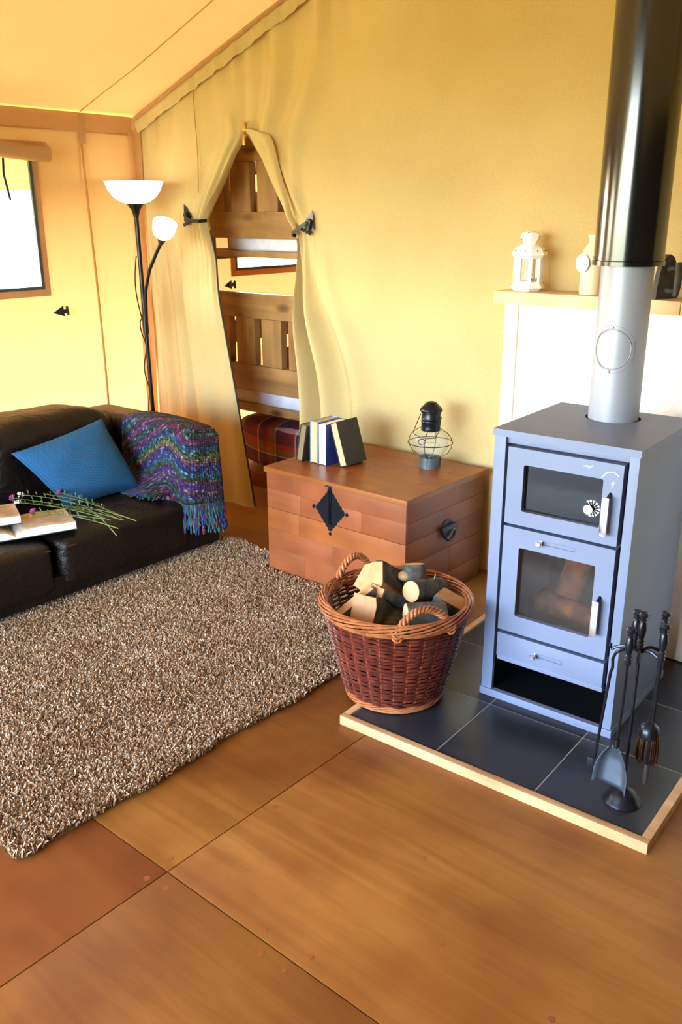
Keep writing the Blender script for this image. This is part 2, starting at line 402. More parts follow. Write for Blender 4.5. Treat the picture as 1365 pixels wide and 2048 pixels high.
def tag(o, label, cat, group=None):
    o['label'] = label; o['category'] = cat
    if group: o['group'] = group
    return o
def thing(name, label, cat, loc=(0, 0, 0), rz=0, group=None):
    o = bpy.data.objects.new(name, None); C.objects.link(o); o.location = loc; o.rotation_euler = (0, 0, rz)
    o.empty_display_size = .05
    return tag(o, label, cat, group)
def struct(name, g=None, mat=None, smooth=40, loc=(0, 0, 0)):
    if g is None: o = bpy.data.objects.new(name, None); C.objects.link(o)
    else: o = obj(name, g, mat, None, smooth)
    o.location = loc; o['kind'] = 'structure'; return o
def fr(origin, x, z):
    """matrix with local x, z axes"""
    x = Vector(x).normalized(); z = Vector(z).normalized(); y = z.cross(x).normalized(); x = y.cross(z)
    m = Matrix((x, y, z)).transposed().to_4x4(); m.translation = Vector(origin); return m
def lerp(a, b, t): return a+(b-a)*t
def sst(a, b, x):
    t = max(0, min(1, (x-a)/(b-a))); return t*t*(3-2*t)
def interp(tab, z):
    xs = [p[0] for p in tab]; ys = [p[1] for p in tab]; return float(np.interp(z, xs, ys))

# ================================================================== SETTING
XL, XR, YB, YF, YE = -4.22, 1.25, 3.26, -1.55, 6.0
APX = -1.5; ZE = 2.05; SL = .37
def roof_z(x): return ZE+SL*(x-XL) if x < APX else ZE+SL*(APX-XL)-SL*(x-APX)
struct('ground', G().box((-900, -900, -.7), (900, 900, -.6)), mt['grass'])
# floor: sub-deck with separate plywood sheets
deck = struct('floor', G().box((XL-.05, YF, -.05), (XR+.05, YE, -.019)), mt['joint'])
def sheet(x0, y0, x1, y1, mat, rotg=0):
    obj('plywood_sheet', G().box((x0+.0015, y0+.0015, -.019), (x1-.0015, y1-.0015, 0), .001), mat, deck)
for (x0, x1, cut) in ((-1.48, .96, (1.067, 2.287)), (.96, 1.3, (.3,)), (-3.92, -1.48, (1.067, 2.287)), (XL-.05, -3.92, (1.9,))):
    ys = [YF]+[c-1.22*2 for c in cut[:1] if c-2.44 > YF]+[c-1.22 for c in cut[:1] if c-1.22 > YF]+list(cut)+[3.507, 4.727, YE]
    ys = sorted(set(round(y, 3) for y in ys))
    for a, b in zip(ys[:-1], ys[1:]): sheet(x0, a, x1, b, mt['ply_red'] if (x0 < -2 and b <= 1.1) else mt['ply'])
# plugs of filler over the screw heads beside the joints
for (x, y) in ((-1.44, 1.03), (-1.51, 1.10), (-1.50, 1.02), (-1.16, 1.09), (-1.12, 1.04), (-1.03, 1.10), (-1.05, 1.04), (-1.45, 1.42), (-.83, 1.32), (-.55, 1.30), (-1.02, 1.52)):
    r = random.uniform(.006, .011)
    obj('screw_plug', G().lathe([(r, 0), (r, .0006)], 10, (x, y, 0)), mt['stain'], deck)

def wall_grid(x, y0, y1, z0, z1, holes, step=.12, bulge=.0):
    """fabric wall in plane x, with rectangular holes"""
    ys = sorted(set([y0, y1]+[h[i] for h in holes for i in (0, 1)])); zs = sorted(set([z0, z1]+[h[i] for h in holes for i in (2, 3)]))
    def fill(a):
        out = [a[0]]
        for p, q in zip(a[:-1], a[1:]):
            n = max(1, int((q-p)/step)); out += [p+(q-p)*(i+1)/n for i in range(n)]
        return out
    ys = fill(ys); zs = fill(zs); g = G(); vs = []; idx = {}
    for i, y in enumerate(ys):
        for j, z in enumerate(zs):
            d = bulge*noise.noise((y*1.3, z*1.7, 3.1))
            for h in holes:
                if h[0]-.06 < y < h[1]+.06 and h[2]-.06 < z < h[3]+.06: d = 0
            idx[i, j] = len(vs); vs.append((x+d, y, z))
    fs = []
    for i in range(len(ys)-1):
        for j in range(len(zs)-1):
            cy = (ys[i]+ys[i+1])/2; cz = (zs[j]+zs[j+1])/2
            if any(h[0] < cy < h[1] and h[2] < cz < h[3] for h in holes): continue
            fs.append((idx[i, j], idx[i+1, j], idx[i+1, j+1], idx[i, j+1]))
    return g.add(vs, fs)
W1 = (1.72, 2.573, 1.185, 1.84); W2 = (3.935, 5.1, 1.215, 1.80); W0 = (-.6, .6, 1.185, 1.84)
wl = struct('wall_left', wall_grid(XL, YF, YE, 0, ZE, [W0, W1, W2], bulge=.03), mt['canvas'])
# hem band, seam and corner flap sewn on the left wall
obj('hem_band', G().grid([[(XL+.012+.004*math.sin(y*5), y, z) for z in (1.955, 2.0, 2.045)] for y in np.linspace(YF+.05, 3.2, 40)]), mt['hemcanvas'], wl)
obj('hem_piping', G().tube([(XL+.012, -1.4, 1.955), (XL+.012, 3.19, 1.96)], .004, 6), mt['seam'], wl)
obj('seam', G().tube([(XL+.014, 2.885+.012*math.sin(z*2.2), z) for z in np.linspace(.05, 2.04, 24)], .006, 6), mt['seam'], wl)
obj('seam_sleeve', G().box((XL+.004, 2.872, 1.90), (XL+.02, 2.90, 2.045), .003), mt['hemcanvas'], wl)
P_ = [[(XL+.015+.012*math.sin(j*2.1+i)*(.4+.6*(1-z/2)), y, z) for j, y in enumerate(np.linspace(3.17, 3.25, 5))] for i, z in enumerate(np.linspace(.02, 1.98, 14))]
obj('corner_flap', G().grid(P_), mt['hemcanvas'], wl)
# triangular toggle tab on the left wall
def toggle_tab(parent, mat, pos, ang, s=1.0):
    g = G(); m = mat @ Matrix.Translation(pos) @ Matrix.Rotation(ang, 4, 'Z')
    g.prism([(-.03*s, -.028*s), (.036*s, 0), (-.03*s, .028*s)], m, .004); o = obj('tab_patch', g, mt['vinyl'], parent)
    h = G(); h.prism([(-.042*s, -.011*s), (.0, -.011*s), (.0, .011*s), (-.042*s, .011*s)], m @ Matrix.Translation((0, 0, .004)), .012)
    h.tube([m @ Vector((-.045*s, y*s, .014)) for y in (-.024, 0, .024)], .007*s, 8); obj('toggle', h, mt['webbing'], o)
    return o
wallL = fr((XL+.01, 0, 0), (0, 1, 0), (1, 0, 0))
toggle_tab(wl, wallL, (2.64, 1.062, 0), R(185), 1.0)
toggle_tab(wl, wallL, (3.86, 1.128, 0), R(185), 1.0)
def window(n, W, blind=True):
    y0, y1, z0, z1 = W; o = struct('window_%d' % n)
    g = G().box((XL-.006, y0, z0), (XL-.002, y1, z1)); obj('pane', g, mt['pane'], o)
    def ring(name, d0, d1, x0, x1, mat):
        g = G()
        g.box((x0, y0-d1, z0-d1), (x1, y1+d1, z0-d0)); g.box((x0, y0-d1, z1+d0), (x1, y1+d1, z1+d1))
        g.box((x0, y0-d1, z0-d0), (x1, y0-d0, z1+d0)); g.box((x0, y1+d0, z0-d0), (x1, y1+d1, z1+d0)); obj(name, g, mat, o)
    ring('binding', -.014, .001, XL-.004, XL+.010, mt['mesh'])
    ring('border', .001, .036, XL-.003, XL+.007, mt['hemcanvas'])
    if blind:
        g = G(); sp = [];
        for i in range(40):
            a = i*.42; r = .016+.0008*i; sp.append((r*math.cos(a), r*math.sin(a)))
        pts = [[(XL+.055+p[0], y, z1+.005+p[1]+.008*math.sin(y*9)) for p in sp] for y in np.linspace(y0-.03, y1+.07, 9)]
        g.grid(pts); obj('rolled_blind', g, mt['hemcanvas'], o)
        obj('blind_top', G().box((XL, y0-.05, z1+.035), (XL+.05, y1+.075, z1+.055), .004), mt['hemcanvas'], o)
        obj('blind_strap', G().tube([(XL+.05, 2.40, z1-.03), (XL+.03, 2.405, z1-.1), (XL+.022, 2.43, z1-.22)], .006, 6), mt['webbing'], o)
    return o
window(1, W1); window(2, W2, False); window(3, W0)
# other canvas walls
struct('wall_right', wall_grid(XR, YF, YE, 0, roof_z(XR), []), mt['rightcanvas'])
def gable_poly(name, y, mat, hole=None):
    g = G(); xs = np.linspace(XL, XR, 40); zt = 0
    top = [(x, y, roof_z(x)) for x in xs]
    if hole is None:
        g.add([(x, y, 0) for x in xs]+top, [(i, i+1, i+41, i+40) for i in range(39)])
    else:
        h0, h1, hz = hole; xs = sorted(list(xs)+[h0, h1]); n = len(xs); vs = []; fs = []
        for x in xs: vs += [(x, y, 0), (x, y, hz), (x, y, roof_z(x))]
        for i in range(n-1):
            fs.append((3*i+1, 3*i+4, 3*i+5, 3*i+2))
            if not (h0-1e-6 <= xs[i] and xs[i+1] <= h1+1e-6): fs.append((3*i, 3*i+3, 3*i+4, 3*i+1))
        g.add(vs, fs)
    return struct(name, g, mat)
gable_poly('wall_front', YF, mt['rightcanvas'], (-4.0, -.6, 2.25))
gable_poly('wall_end', YE, mt['canvas'])
# roof with eaves that overhang the side walls
OV = .98
def roof():
    g = G(); xs = list(np.linspace(XL-OV, APX, 34))+list(np.linspace(APX, XR+OV, 24))[1:]; ys = np.linspace(YF-2.2, YE+.3, 70)  # unseen porch canopy added in front to keep skylight off the floor
    P = []
    for x in xs:
        row = []
        for y in ys:
            z = (ZE+SL*(x-XL) if x < APX else ZE+SL*(2*APX-XL-x))+.006
            inside = sst(XL, XL+.3, x)*sst(XR, XR-.3, x)
            z += .018*inside*noise.noise((x*.9, y*.9, 8.2))-.02*inside*math.sin(math.pi*min(1, max(0, (x-XL)/(APX-XL))))
            row.append((x, y, z))
        P.append(row)
    return g.grid(P)
rf = struct('ceiling', roof(), mt['roofcanvas'])
obj('seam', G().tube([(x, 2.885, ZE+SL*(x-XL)-.022*sst(XL, XL+.6, x)) for x in np.linspace(XL+.01, APX, 30)], .003, 6), mt['hemcanvas'], rf)

# ---- back partition with its tied-back door
LE = [(0, -3.355), (.05, -3.362), (.33, -3.415), (.66, -3.478), (1.0, -3.547), (1.317, -3.615), (1.44, -3.668), (1.522, -3.695), (1.585, -3.655), (1.695, -3.572), (1.836, -3.467), (1.915, -3.388), (1.932, -3.374), (4, -3.372)]
RE = [(0, -3.075), (.36, -3.072), (.49, -3.066), (.89, -3.052), (1.24, -3.038), (1.40, -3.036), (1.455, -3.042), (1.558, -3.105), (1.687, -3.195), (1.805, -3.270), (1.912, -3.352), (1.932, -3.371), (4, -3.371)]
wb = struct('wall_back')
zs = list(np.linspace(0, 1.38, 30))+list(np.linspace(1.40, 1.60, 13))+list(np.linspace(1.63, 2.02, 20))+list(np.linspace(2.06, 3.1, 22))
def panel_right():
    cols = list(np.linspace(0, 1, 91)); cols = [c**1.25 for c in cols]; far = list(np.linspace(-2.2, XR, 26))[1:]
    P = []
    for c in cols+[None]*len(far): P.append([])
    for z in zs:
        xe = interp(RE, z)
        for k, s in enumerate(cols):
            t = z-1.455
            x = lerp(xe, -2.2, s**(1+1.6*math.exp(-(t/.42)**2)))
            # folds that radiate from the tie
            amp = .022*math.exp(-(t/.3)**2)*math.exp(-s*4)
            y = amp*math.sin(2*math.pi*(s*9))
            if t < 0:
                k_ = sst(0, -.5, t)
                y += -.075*k_*(math.exp(-((s-.10)/.045)**2)+.9*math.exp(-((s-.27)/.06)**2)+.55*math.exp(-((s-.50)/.09)**2))
                y += .075*k_*(math.exp(-((s-.035)/.028)**2)*1.0+.9*math.exp(-((s-.18)/.035)**2)+.4*math.exp(-((s-.40)/.05)**2))
            else:
                k_ = sst(0, .4, t)*(1-.35*sst(1., 1.6, t))
                y += k_*(.022*math.exp(-((s-.30)/.05)**2)-.020*math.exp(-((s-.20)/.05)**2)-.018*math.exp(-((s-.40)/.05)**2)+.018*math.exp(-((s-.12)/.04)**2)+.010*math.exp(-((s-.52)/.06)**2))
                # flap turned in along the door edge
                if z < 1.97:
                    d = (x-xe); wd = .02+.085*math.sin(math.pi*min(1, max(0, (z-1.455)/.48)))**.7
                    dy = .12*(1-sst(0, wd, d))*sst(1.455, 1.6, z)*(1-sst(1.93, 1.96, z)); y += dy; x *= 1+dy/YB
                    y += -.022*math.exp(-((d-wd)/.03)**2)*sst(1.455, 1.6, z)
            zt = roof_z(x); rr = max(0, 1-(zt-z)/.35)
            y += .010*rr*math.sin(x*46+1.5*math.sin(x*9))
            y += .006*noise.noise((x*3, z*2, 1.7))
            P[k].append((x, YB+y, min(z, zt-.004)))
        for k, x in enumerate(far):
            zt = roof_z(x); P[len(cols)+k].append((x, YB+.012*noise.noise((x*1.5, z*1.2, 1.7)), min(z, zt-.004)))
    return G().grid(P)
def panel_left():
    cols = [1-(1-c)**1.2 for c in np.linspace(0, 1, 81)]; P = [[] for _ in cols]
    for z in zs:
        xe = interp(LE, z); t = z-1.52
        for k, s in enumerate(cols):
            x = lerp(XL+.005, xe, s); e = 1-s
            y = .025*math.exp(-(t/.3)**2)*math.exp(-e*7)*math.sin(2*math.pi*e*16)
            if t < 0:
                k_ = sst(0, -.45, t)
                y += -.085*k_*sst(.45, .62, s)*(1-.35*sst(.8, 1, s)) + .03*k_*math.exp(-((s-.47)/.06)**2)
                y += .012*k_*math.sin(2*math.pi*s*4)*sst(.55, .8, s)
                y += .02*k_*math.sin(2*math.pi*s*5)*(1-sst(.4, .5, s))
            else:
                k_ = sst(0, .25, t)
                y += k_*(.012*math.sin(2*math.pi*e*4.2+1)*math.exp(-e*3)-.012*math.exp(-((s-.35)/.12)**2)*(1-sst(2., 2.2, z)))
                dy = .05*math.exp(-e*22)*sst(0, .15, t)*(1-sst(1.93, 1.96, z)); y += dy; x *= 1+dy/YB
                y += -.03*math.exp(-(((x+3.48)/.06)**2+((z-2.0)/.05)**2))
                y += .014*math.sin((x+3.368)*34)*sst(1.98, 2.1, z)*math.exp(-abs(x+3.368)*3)
            zt = roof_z(x); rr = max(0, 1-(zt-z)/.3)
            y += .010*rr*math.sin(x*46+1.5*math.sin(x*9))
            y += .012*noise.noise((x*3, z*2.2, 4.7))*sst(0, .15, s)
            P[k].append((x, YB+y, min(z, zt-.004)))
    return G().grid(P)
obj('fabric_panel', panel_right(), mt['gable'], wb, 80)
obj('fabric_panel', panel_left(), mt['gable'], wb, 80)
g = G().tube([(interp(LE, z)+.001, YB-.0553*sst(0, -.45, z-1.52)+.002, z) for z in np.linspace(.01, 1.47, 30)], .005, 6); obj('edge_binding', g, mt['binding'], wb)
g = G().tube([(interp(RE, z)+.0, YB+.02, z) for z in np.linspace(.01, 1.42, 30)], .006, 6); obj('edge_binding', g, mt['binding'], wb)
obj('seam', G().tube([(-3.72+.01*math.sin(z*5)-.02*sst(1.9, 1.6, z), YB-.022-.0*z, z) for z in np.linspace(1.66, 2.17, 20)], .0025, 5), mt['seam'], wb)
0 and obj('seam', G().tube([(-1.83+.004*math.sin(z*3), YB-.008, z) for z in np.linspace(1.3, 2.8, 20)], .0016, 5), mt['gable'], wb)
# the right-hand door edge is folded outward over itself
CR = [(1.40, -3.02), (1.455, -3.030), (1.616, -3.090), (1.80, -3.152), (1.88, -3.178), (1.915, -3.205), (1.938, -3.27), (1.948, -3.345)]
P = []
for z in np.linspace(1.44, 1.945, 34):
    xe, xc = interp(RE, z)+.002, interp(CR, z); row = []
    for t in np.linspace(0, 1, 12):
        row.append((lerp(xe, xc, t), YB-.012-.034*math.sin(math.pi*t)**.7*sst(1.44, 1.55, z)+.015*(1-t)*sst(1.5, 1.6, z)-.006*math.sin(t*9)*sst(1.5, 1.7, z), z))
    P.append(row)
obj('folded_flap', G().grid(P), mt['gable'], wb)
# gathered hem band under the roof line
g = G(); P = [[], [], []]
for x in np.linspace(XL+.02, APX, 150):
    z = roof_z(x); o_ = .006*math.sin(x*38+2.5*math.sin(x*7))+.004*math.sin(x*91)
    P[0].append((x, YB-.035+o_*.3, z-.012)); P[1].append((x, YB-.045+o_, z-.045)); P[2].append((x, YB-.028+o_*1.2, z-.085))
obj('gathered_hem', g.grid(P), mt['gable'], wb)
obj('roof_gap_strip', G().tube([(x, YB-.045, roof_z(x)-.016) for x in np.linspace(XL+.03, APX, 60)], .012, 6), mt['hemcanvas'], wb)  # strip standing in for the shadow gap along the roof line
# zip puller at the top of the door
zp = obj('zip_puller', G().box((-3.366, YB-.034, 1.935), (-3.350, YB-.022, 1.975), .002), mt['brass'], wb)
obj('pull_tab', G().tube([(-3.358, YB-.03, 1.938), (-3.358, YB-.036, 1.92)], .003, 6).box((-3.366, YB-.040, 1.872), (-3.350, YB-.032, 1.92), .002), mt['brass'], zp)
# tie-backs
wallB = fr((0, YB-.012, 0), (1, 0, 0), (0, -1, 0))
def tieback(pos, ang, loop):
    t = toggle_tab(wb, wallB, pos, ang, 1.25)
    t.name = 'tieback'
    g = G(); n = len(loop)
    for off in (-.005, 0, .005): g.tube([(p[0], p[1], p[2]+off) for p in loop], .0035, 6)
    obj('strap', g, mt['webbing'], t)
tieback((-2.945, 1.525, 0), R(70), [(-2.955, YB-.035, 1.51), (-2.99, YB-.05, 1.488), (-3.03, YB-.055, 1.462), (-3.052, YB-.02, 1.452), (-3.05, YB+.03, 1.452)])
tieback((-3.845, 1.56, 0), R(110), [(-3.835, YB-.035, 1.548), (-3.80, YB-.055, 1.532), (-3.755, YB-.06, 1.518), (-3.715, YB-.045, 1.516), (-3.70, YB, 1.52)])

# ---- heat shield panel, boxed out on the right, and mantel shelf
hb = thing('heat_shield', 'white heat board panel behind the grey stove with a pine edge post', 'panel', (-1.8, 3.2, 0))
obj('panel', G().box((.03, -.01, .034), (.80, .035, 1.215), .002), mt['board'], hb)
obj('side_box', G().box((.80, -.30, .034), (2.2, .035, 1.215), .003), mt['board'], hb)
obj('edge_post', G().box((-.03, -.02, .0), (.03, .035, 1.215), .003), mt['postw'], hb)
ms = thing('mantel_shelf', 'pale timber mantel shelf on top of the white heat board', 'shelf', (-1.815, 3.06, 1.218))
obj('shelf_board', G().box((0, 0, 0), (.73, .17, .047), .003), mt['shelfw'], ms)
obj('shelf_board', G().box((.732, 0, 0), (2.0, .17, .047), .003), mt['shelfw'], ms)
# ================================================================== OBJECTS
FLX, FLY, HA = -1.582, 1.851, .0435
def hloc(u, v): return (FLX+u*math.cos(HA)-v*math.sin(HA), FLY+u*math.sin(HA)+v*math.cos(HA))
# ---- hearth: tiles in a timber frame
he = thing('hearth', 'dark slate tiled hearth base with a thin timber edging on the plywood floor', 'hearth', (FLX, FLY, 0), HA)
obj('grout_bed', G().box((.01, .01, 0), (.985, 1.36, .0290)), mt['grout'], he)
tl = mesh('tile', G().box((0, 0, 0), (.316, .333, .0045), .0015), mt['tile'], 40)
for i, u in enumerate((.027, .347, .667)):
    for j, v in enumerate((.022, .359, .696, 1.033)):
        o = obj('tile', tl, None, he); o.location = (u, v, .0255)
        if u > .6: o.scale = (.30/.316, 1, 1)
obj('edging', G().box((0, 0, 0), (.992, .022, .033), .0025), mt['trimw'], he)
obj('edging', G().box((0, .0222, 0), (.024, 1.36, .033), .0025), mt['trimw'], he)
obj('edging', G().box((.968, .0222, 0), (.992, 1.36, .033), .0025), mt['trimw'], he)

# ---- stove
sx, sy = hloc(.508, .405); TZ = .0302
st = thing('wood_stove', 'tall grey wood stove with an oven above a glazed firebox on the slate hearth', 'stove', (sx, sy, TZ), HA)
W, D = .223, .475; IL, IR_ = -.185, .195
def sb(name, a, b, bev=.0015, mat='stove', parent=None): return obj(name, G().box(a, b, bev), mt[mat], parent or st)
z0 = TZ
sb('base_plate', (-.227, -.004, 0), (.227, D, .026))
sb('side_panel', (-W, 0, .026), (IL, D, .886)); sb('side_panel', (IR_, 0, .026), (W, D, .886))
sb('back_panel', (IL, D-.02, .026), (IR_, D, .886))
g = G(); n = 40; hc = (.006, .35); rr = .085
pts = [(rr*math.cos(2*math.pi*k/n)+hc[0], rr*math.sin(2*math.pi*k/n)+hc[1]) for k in range(n)]
def sq(k):
    a = 2*math.pi*k/n; c, s = math.cos(a), math.sin(a)
    x0, x1, y0, y1 = -.227-hc[0], .227-hc[0], -.004-hc[1], D+.004-hc[1]
    t = min((x1 if c > 0 else x0)/c if abs(c) > 1e-6 else 9, (y1 if s > 0 else y0)/s if abs(s) > 1e-6 else 9); return (hc[0]+c*t, hc[1]+s*t)
bo = [sq(k) for k in range(n)]
cor = [(-.227, -.004), (.227, -.004), (.227, D+.004), (-.227, D+.004)]
vs = []; fs = []
for zz in (.886, .907):
    vs += [(p[0], p[1], zz) for p in pts]+[(p[0], p[1], zz) for p in bo]
for k in range(n):
    j = (k+1) % n
    fs += [(2*n+k, 3*n+k, 3*n+j, 2*n+j), (k, j, n+j, n+k), (k, 2*n+k, 2*n+j, j)]
# square corners: extra corner triangles
for c in cor:
    ks = sorted(range(n), key=lambda k: (bo[k][0]-c[0])**2+(bo[k][1]-c[1])**2)
    a = next(k for k in ks if abs(bo[k][0]-c[0]) < 1e-4) if any(abs(bo[k][0]-c[0]) < 1e-4 for k in ks) else ks[0]
    b_ = next(k for k in ks if abs(bo[k][1]-c[1]) < 1e-4)
    i0 = len(vs); vs += [(c[0], c[1], .886), (c[0], c[1], .907)]
    fs += [(3*n+a, 3*n+b_, i0+1), (n+a, n+b_, i0), (n+a, 3*n+a, i0+1, i0), (n+b_, 3*n+b_, i0+1, i0)]
for k in range(n):
    j = (k+1) % n
    same = abs(bo[k][0]-bo[j][0]) < 1e-4 or abs(bo[k][1]-bo[j][1]) < 1e-4
    if same: fs.append((n+k, n+j, 3*n+j, 3*n+k))
obj('top_plate', G().add(vs, fs), mt['stove'], st, 30)
sb('lintel', (IL, .012, .865), (IR_, .03, .886))
sb('inner_liner', (-.173, .03, .155), (.186, .04, .872), 0, 'stovedark')
# openings behind the two glazed doors: oven box and firebox built as open boxes
def cavity(name, x0, x1, za, zb, dep, mat):
    g = G(); t = .004
    g.box((x0, .041, za), (x1, dep, za+t)); g.box((x0, .041, zb-t), (x1, dep, zb)); g.box((x0, dep, za), (x1, dep+t, zb))
    g.box((x0, .041, za), (x0+t, dep, zb)); g.box((x1-t, .041, za), (x1, dep, zb)); return obj(name, g, mt[mat], st)
bpy.data.objects.remove([o for o in st.children if o.name.startswith('inner_liner')][0])
g = G()
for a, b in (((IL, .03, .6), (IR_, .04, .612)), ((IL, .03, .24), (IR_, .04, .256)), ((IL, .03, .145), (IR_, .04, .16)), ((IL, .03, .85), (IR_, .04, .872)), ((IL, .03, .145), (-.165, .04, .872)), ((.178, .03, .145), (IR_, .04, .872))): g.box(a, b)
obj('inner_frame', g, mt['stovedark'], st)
cavity('oven_box', -.172, .185, .61, .865, .36, 'firebox'); cavity('firebox', -.172, .185, .25, .60, .36, 'firebox')
obj('oven_shelf', G().box((-.165, .06, .70), (.178, .35, .705)), mt['chrome'], st)
def door(name, x0, x1, za, zb, gx0, gx1, gz0, gz1, gm, gname):
    y0, y1 = -.006, .024; g = G()
    # frame of four rails round the glass
    bm = bmesh.new()
    vs = [(x0, za), (x1, za), (x1, zb), (x0, zb)]; c = .006
    inn = []
    for (cx, cz, a0) in ((gx1-c, gz1-c, 0), (gx0+c, gz1-c, 90), (gx0+c, gz0+c, 180), (gx1-c, gz0+c, 270)):
        for i in range(5): a = R(a0+i*22.5); inn.append((cx+c*math.cos(a), cz+c*math.sin(a)))
    out = [(x1, zb)]*5+[(x0, zb)]*5+[(x0, za)]*5+[(x1, za)]*5; m = len(inn)
    V = [(p[0], y0, p[1]) for p in inn]+[(p[0], y1, p[1]) for p in inn]+[(p[0], y0, p[1]) for p in out]+[(p[0], y1, p[1]) for p in out]; F = []
    for k in range(m):
        j = (k+1) % m; F += [(k, j, m+j, m+k)]
        F += [(k, 2*m+k, 2*m+j, j), (m+k, m+j, 3*m+j, 3*m+k), (2*m+k, 3*m+k, 3*m+j, 2*m+j)]
    bm.free(); d = obj(name, g.add(V, F), mt['stove'], st, 30)
    obj(gname, G().box((gx0-.004, .010, gz0-.004), (gx1+.004, .014, gz1+.004)), gm, d)
    return d
OX = .508
d1 = door('oven_door', .336-OX, .692-OX, .648-z0, .889-z0, .390-OX, .636-OX, .694-z0, .840-z0, mt['ovenglass'], 'oven_glass')
d2 = door('firebox_door', .336-OX, .692-OX, .286-z0, .638-z0, .391-OX, .637-OX, .345-z0, .576-z0, mt['fireglass'], 'fire_glass')
def handle(parent, x, za, zb):
    g = G().box((x-.010, -.034, za), (x+.010, -.026, zb), .003); g.box((x-.010, -.030, za+.002), (x-.007, -.018, zb-.002), .001)
    h = obj('handle', g, mt['chrome'], parent)
    obj('handle_pin', G().tube([(x+.003, -.004, zb+.006), (x+.003, -.026, zb-.004)], .005, 10), mt['iron'], h)
    return h
handle(d1, .657-OX, .680-z0, .795-z0); handle(d2, .657-OX, .364-z0, .477-z0)
def knob(parent, x, z, xe):
    k = obj('air_knob', G().lathe([(0, 0), (.007, 0), (.007, .004), (.0045, .005), (.0045, .012), (.0085, .014), (.009, .022), (.007, .024), (0, .024)], 20, (x, -.0062, z), Matrix.Rotation(R(90), 4, 'X')), mt['chrome'], parent)
    obj('air_slot', G().box((x+.008, -.0075, z-.005), (xe, -.0055, z-.0035)), mt['stovedark'], parent)
    obj('air_slider', G().box((x+.008, -.0072, z-.0035), (xe, -.0058, z+.007)), mt['stove'], parent)
knob(d2, .463-OX, .609-z0, .569-OX)
dr = sb('ash_drawer', (.336-OX, -.006, .192-z0), (.692-OX, .024, .274-z0), .0015)
knob(dr, .471-OX, .232-z0, .560-OX)
sb('apron', (.336-OX, .0, .174-z0), (.692-OX, .02, .189-z0))
g = G().box((IL, .025, .1395), (IR_, D-.02, .144)); g.box((IL+.0005, .012, .0262), (IR_-.0005, D-.021, .028)); g.box((IL+.0005, D-.024, .028), (IR_-.0005, D-.0205, .1395)); g.box((IL+.0003, .006, .0265), (IL+.003, D-.021, .139)); g.box((IR_-.003, .006, .0265), (IR_-.0003, D-.021, .139))
obj('log_bay', g, mt['bay'], st)  # near-black panels put the bay's shade into the colour
# oven thermometer
dg = obj('oven_thermometer', G().lathe([(.0, 0), (.013, 0), (.014, .003), (.010, .006), (0, .0065)], 24, (.597-OX, -.0005, .741-z0), Matrix.Rotation(R(90), 4, 'X')), mt['dialmark'], d1)
g = G()
for k in range(11):
    a = R(-125+k*25); c = (.603-OX, .743-z0)
    m = Matrix.Translation((c[0], .0088, c[1])) @ Matrix.Rotation(-a, 4, 'Y')
    g.box((.010, 0, -.0006), (.022, .001, .0006), 0, m); g.box((.021, 0, -.003), (.025, .001, .003), 0, m)
obj('dial_marks', g, mt['dialmark'], d1)
for pts in (((.575, .868), (.585, .872), (.59, .866), (.60, .873)), ((.63, .845), (.645, .862), (.665, .866), (.680, .855)), ((.66, .83), (.667, .838), (.665, .822))):
    g = G()
    for a, b in zip(pts[:-1], pts[1:]):
        m = fr(((a[0]+b[0])/2-OX, -.0065, (a[1]+b[1])/2-z0), (b[0]-a[0], 0, b[1]-a[1]), (0, -1, 0)); l = math.dist(a, b)/2+.001
        g.box((-l, -.0022, 0), (l, .0022, .0003), 0, m)
    obj('chalky_smear', g, mt['chalk'], d1)
obj('sticker', G().box((.598-OX, -.0078, .741-z0), (.599-OX, -.0077, .742-z0)), mt['dialmark'], d1) if False else None
# logs in the firebox
def cylinder_log(name, label, p, axis, r, L, wobble=.12, bark='bark', end='endgrain', n=16, arc=(0, 360), group='', thing_=True, knot=False):
    o = thing(name, label, 'log', p, 0, group)
    ax = Vector(axis).normalized(); m = fr((0, 0, 0), ax.orthogonal(), ax)
    sd = random.random()*50
    def rad(a): return r*(1+wobble*noise.noise((math.cos(a)*1.1+sd, math.sin(a)*1.1, sd)))
    a0, a1 = R(arc[0]), R(arc[1]); full = arc[1]-arc[0] >= 359; k = n if full else n+1
    an = [a0+(a1-a0)*i/n for i in range(k)]; N = 7; vs = []; fs = []
    for j in range(N):
        z = -L/2+L*j/(N-1)
        for a in an:
            q = rad(a)*(1+.05*noise.noise((a*2, z*25, sd))); vs.append(m @ Vector((q*math.cos(a), q*math.sin(a), z)))
    for j in range(N-1):
        for i in range(k if full else k-1): fs.append((j*k+i, j*k+(i+1) % k, (j+1)*k+(i+1) % k, (j+1)*k+i))
    obj('bark', G().add(vs, fs), mt[bark], o, 50)
    poly = [(rad(a)*.93*math.cos(a), rad(a)*.93*math.sin(a)) for a in an]
    if not full: poly.append((0, 0))
    g = G(); g.prism(poly, m @ Matrix.Translation((0, 0, -L/2)), L)
    obj('wood', g, mt[end], o, 30)
    if knot: obj('knot', G().ell(m @ Vector((r*.93*math.cos(R(knot)), r*.93*math.sin(R(knot)), L*.28)), (.022, .022, .016), 12, 8), mt[end], o)
    return o
def SL_(x, y, z): u = Vector((x, y, 0)); u.rotate(Quaternion((0, 0, 1), HA)); return (sx+u.x, sy+u.y, z0+z)
cylinder_log('firewood_log', 'scorched log standing upright at the back of the stove firebox', SL_(-.02, .24, .42), (.15, .2, 1), .045, .24, bark='burnt', end='burnt', group='logs in the stove')
cylinder_log('firewood_log', 'scorched log lying low across the stove firebox behind its glass', SL_(.0, .17, .297), (1, -.25, 0), .040, .25, bark='burnt', end='burnt', group='logs in the stove')

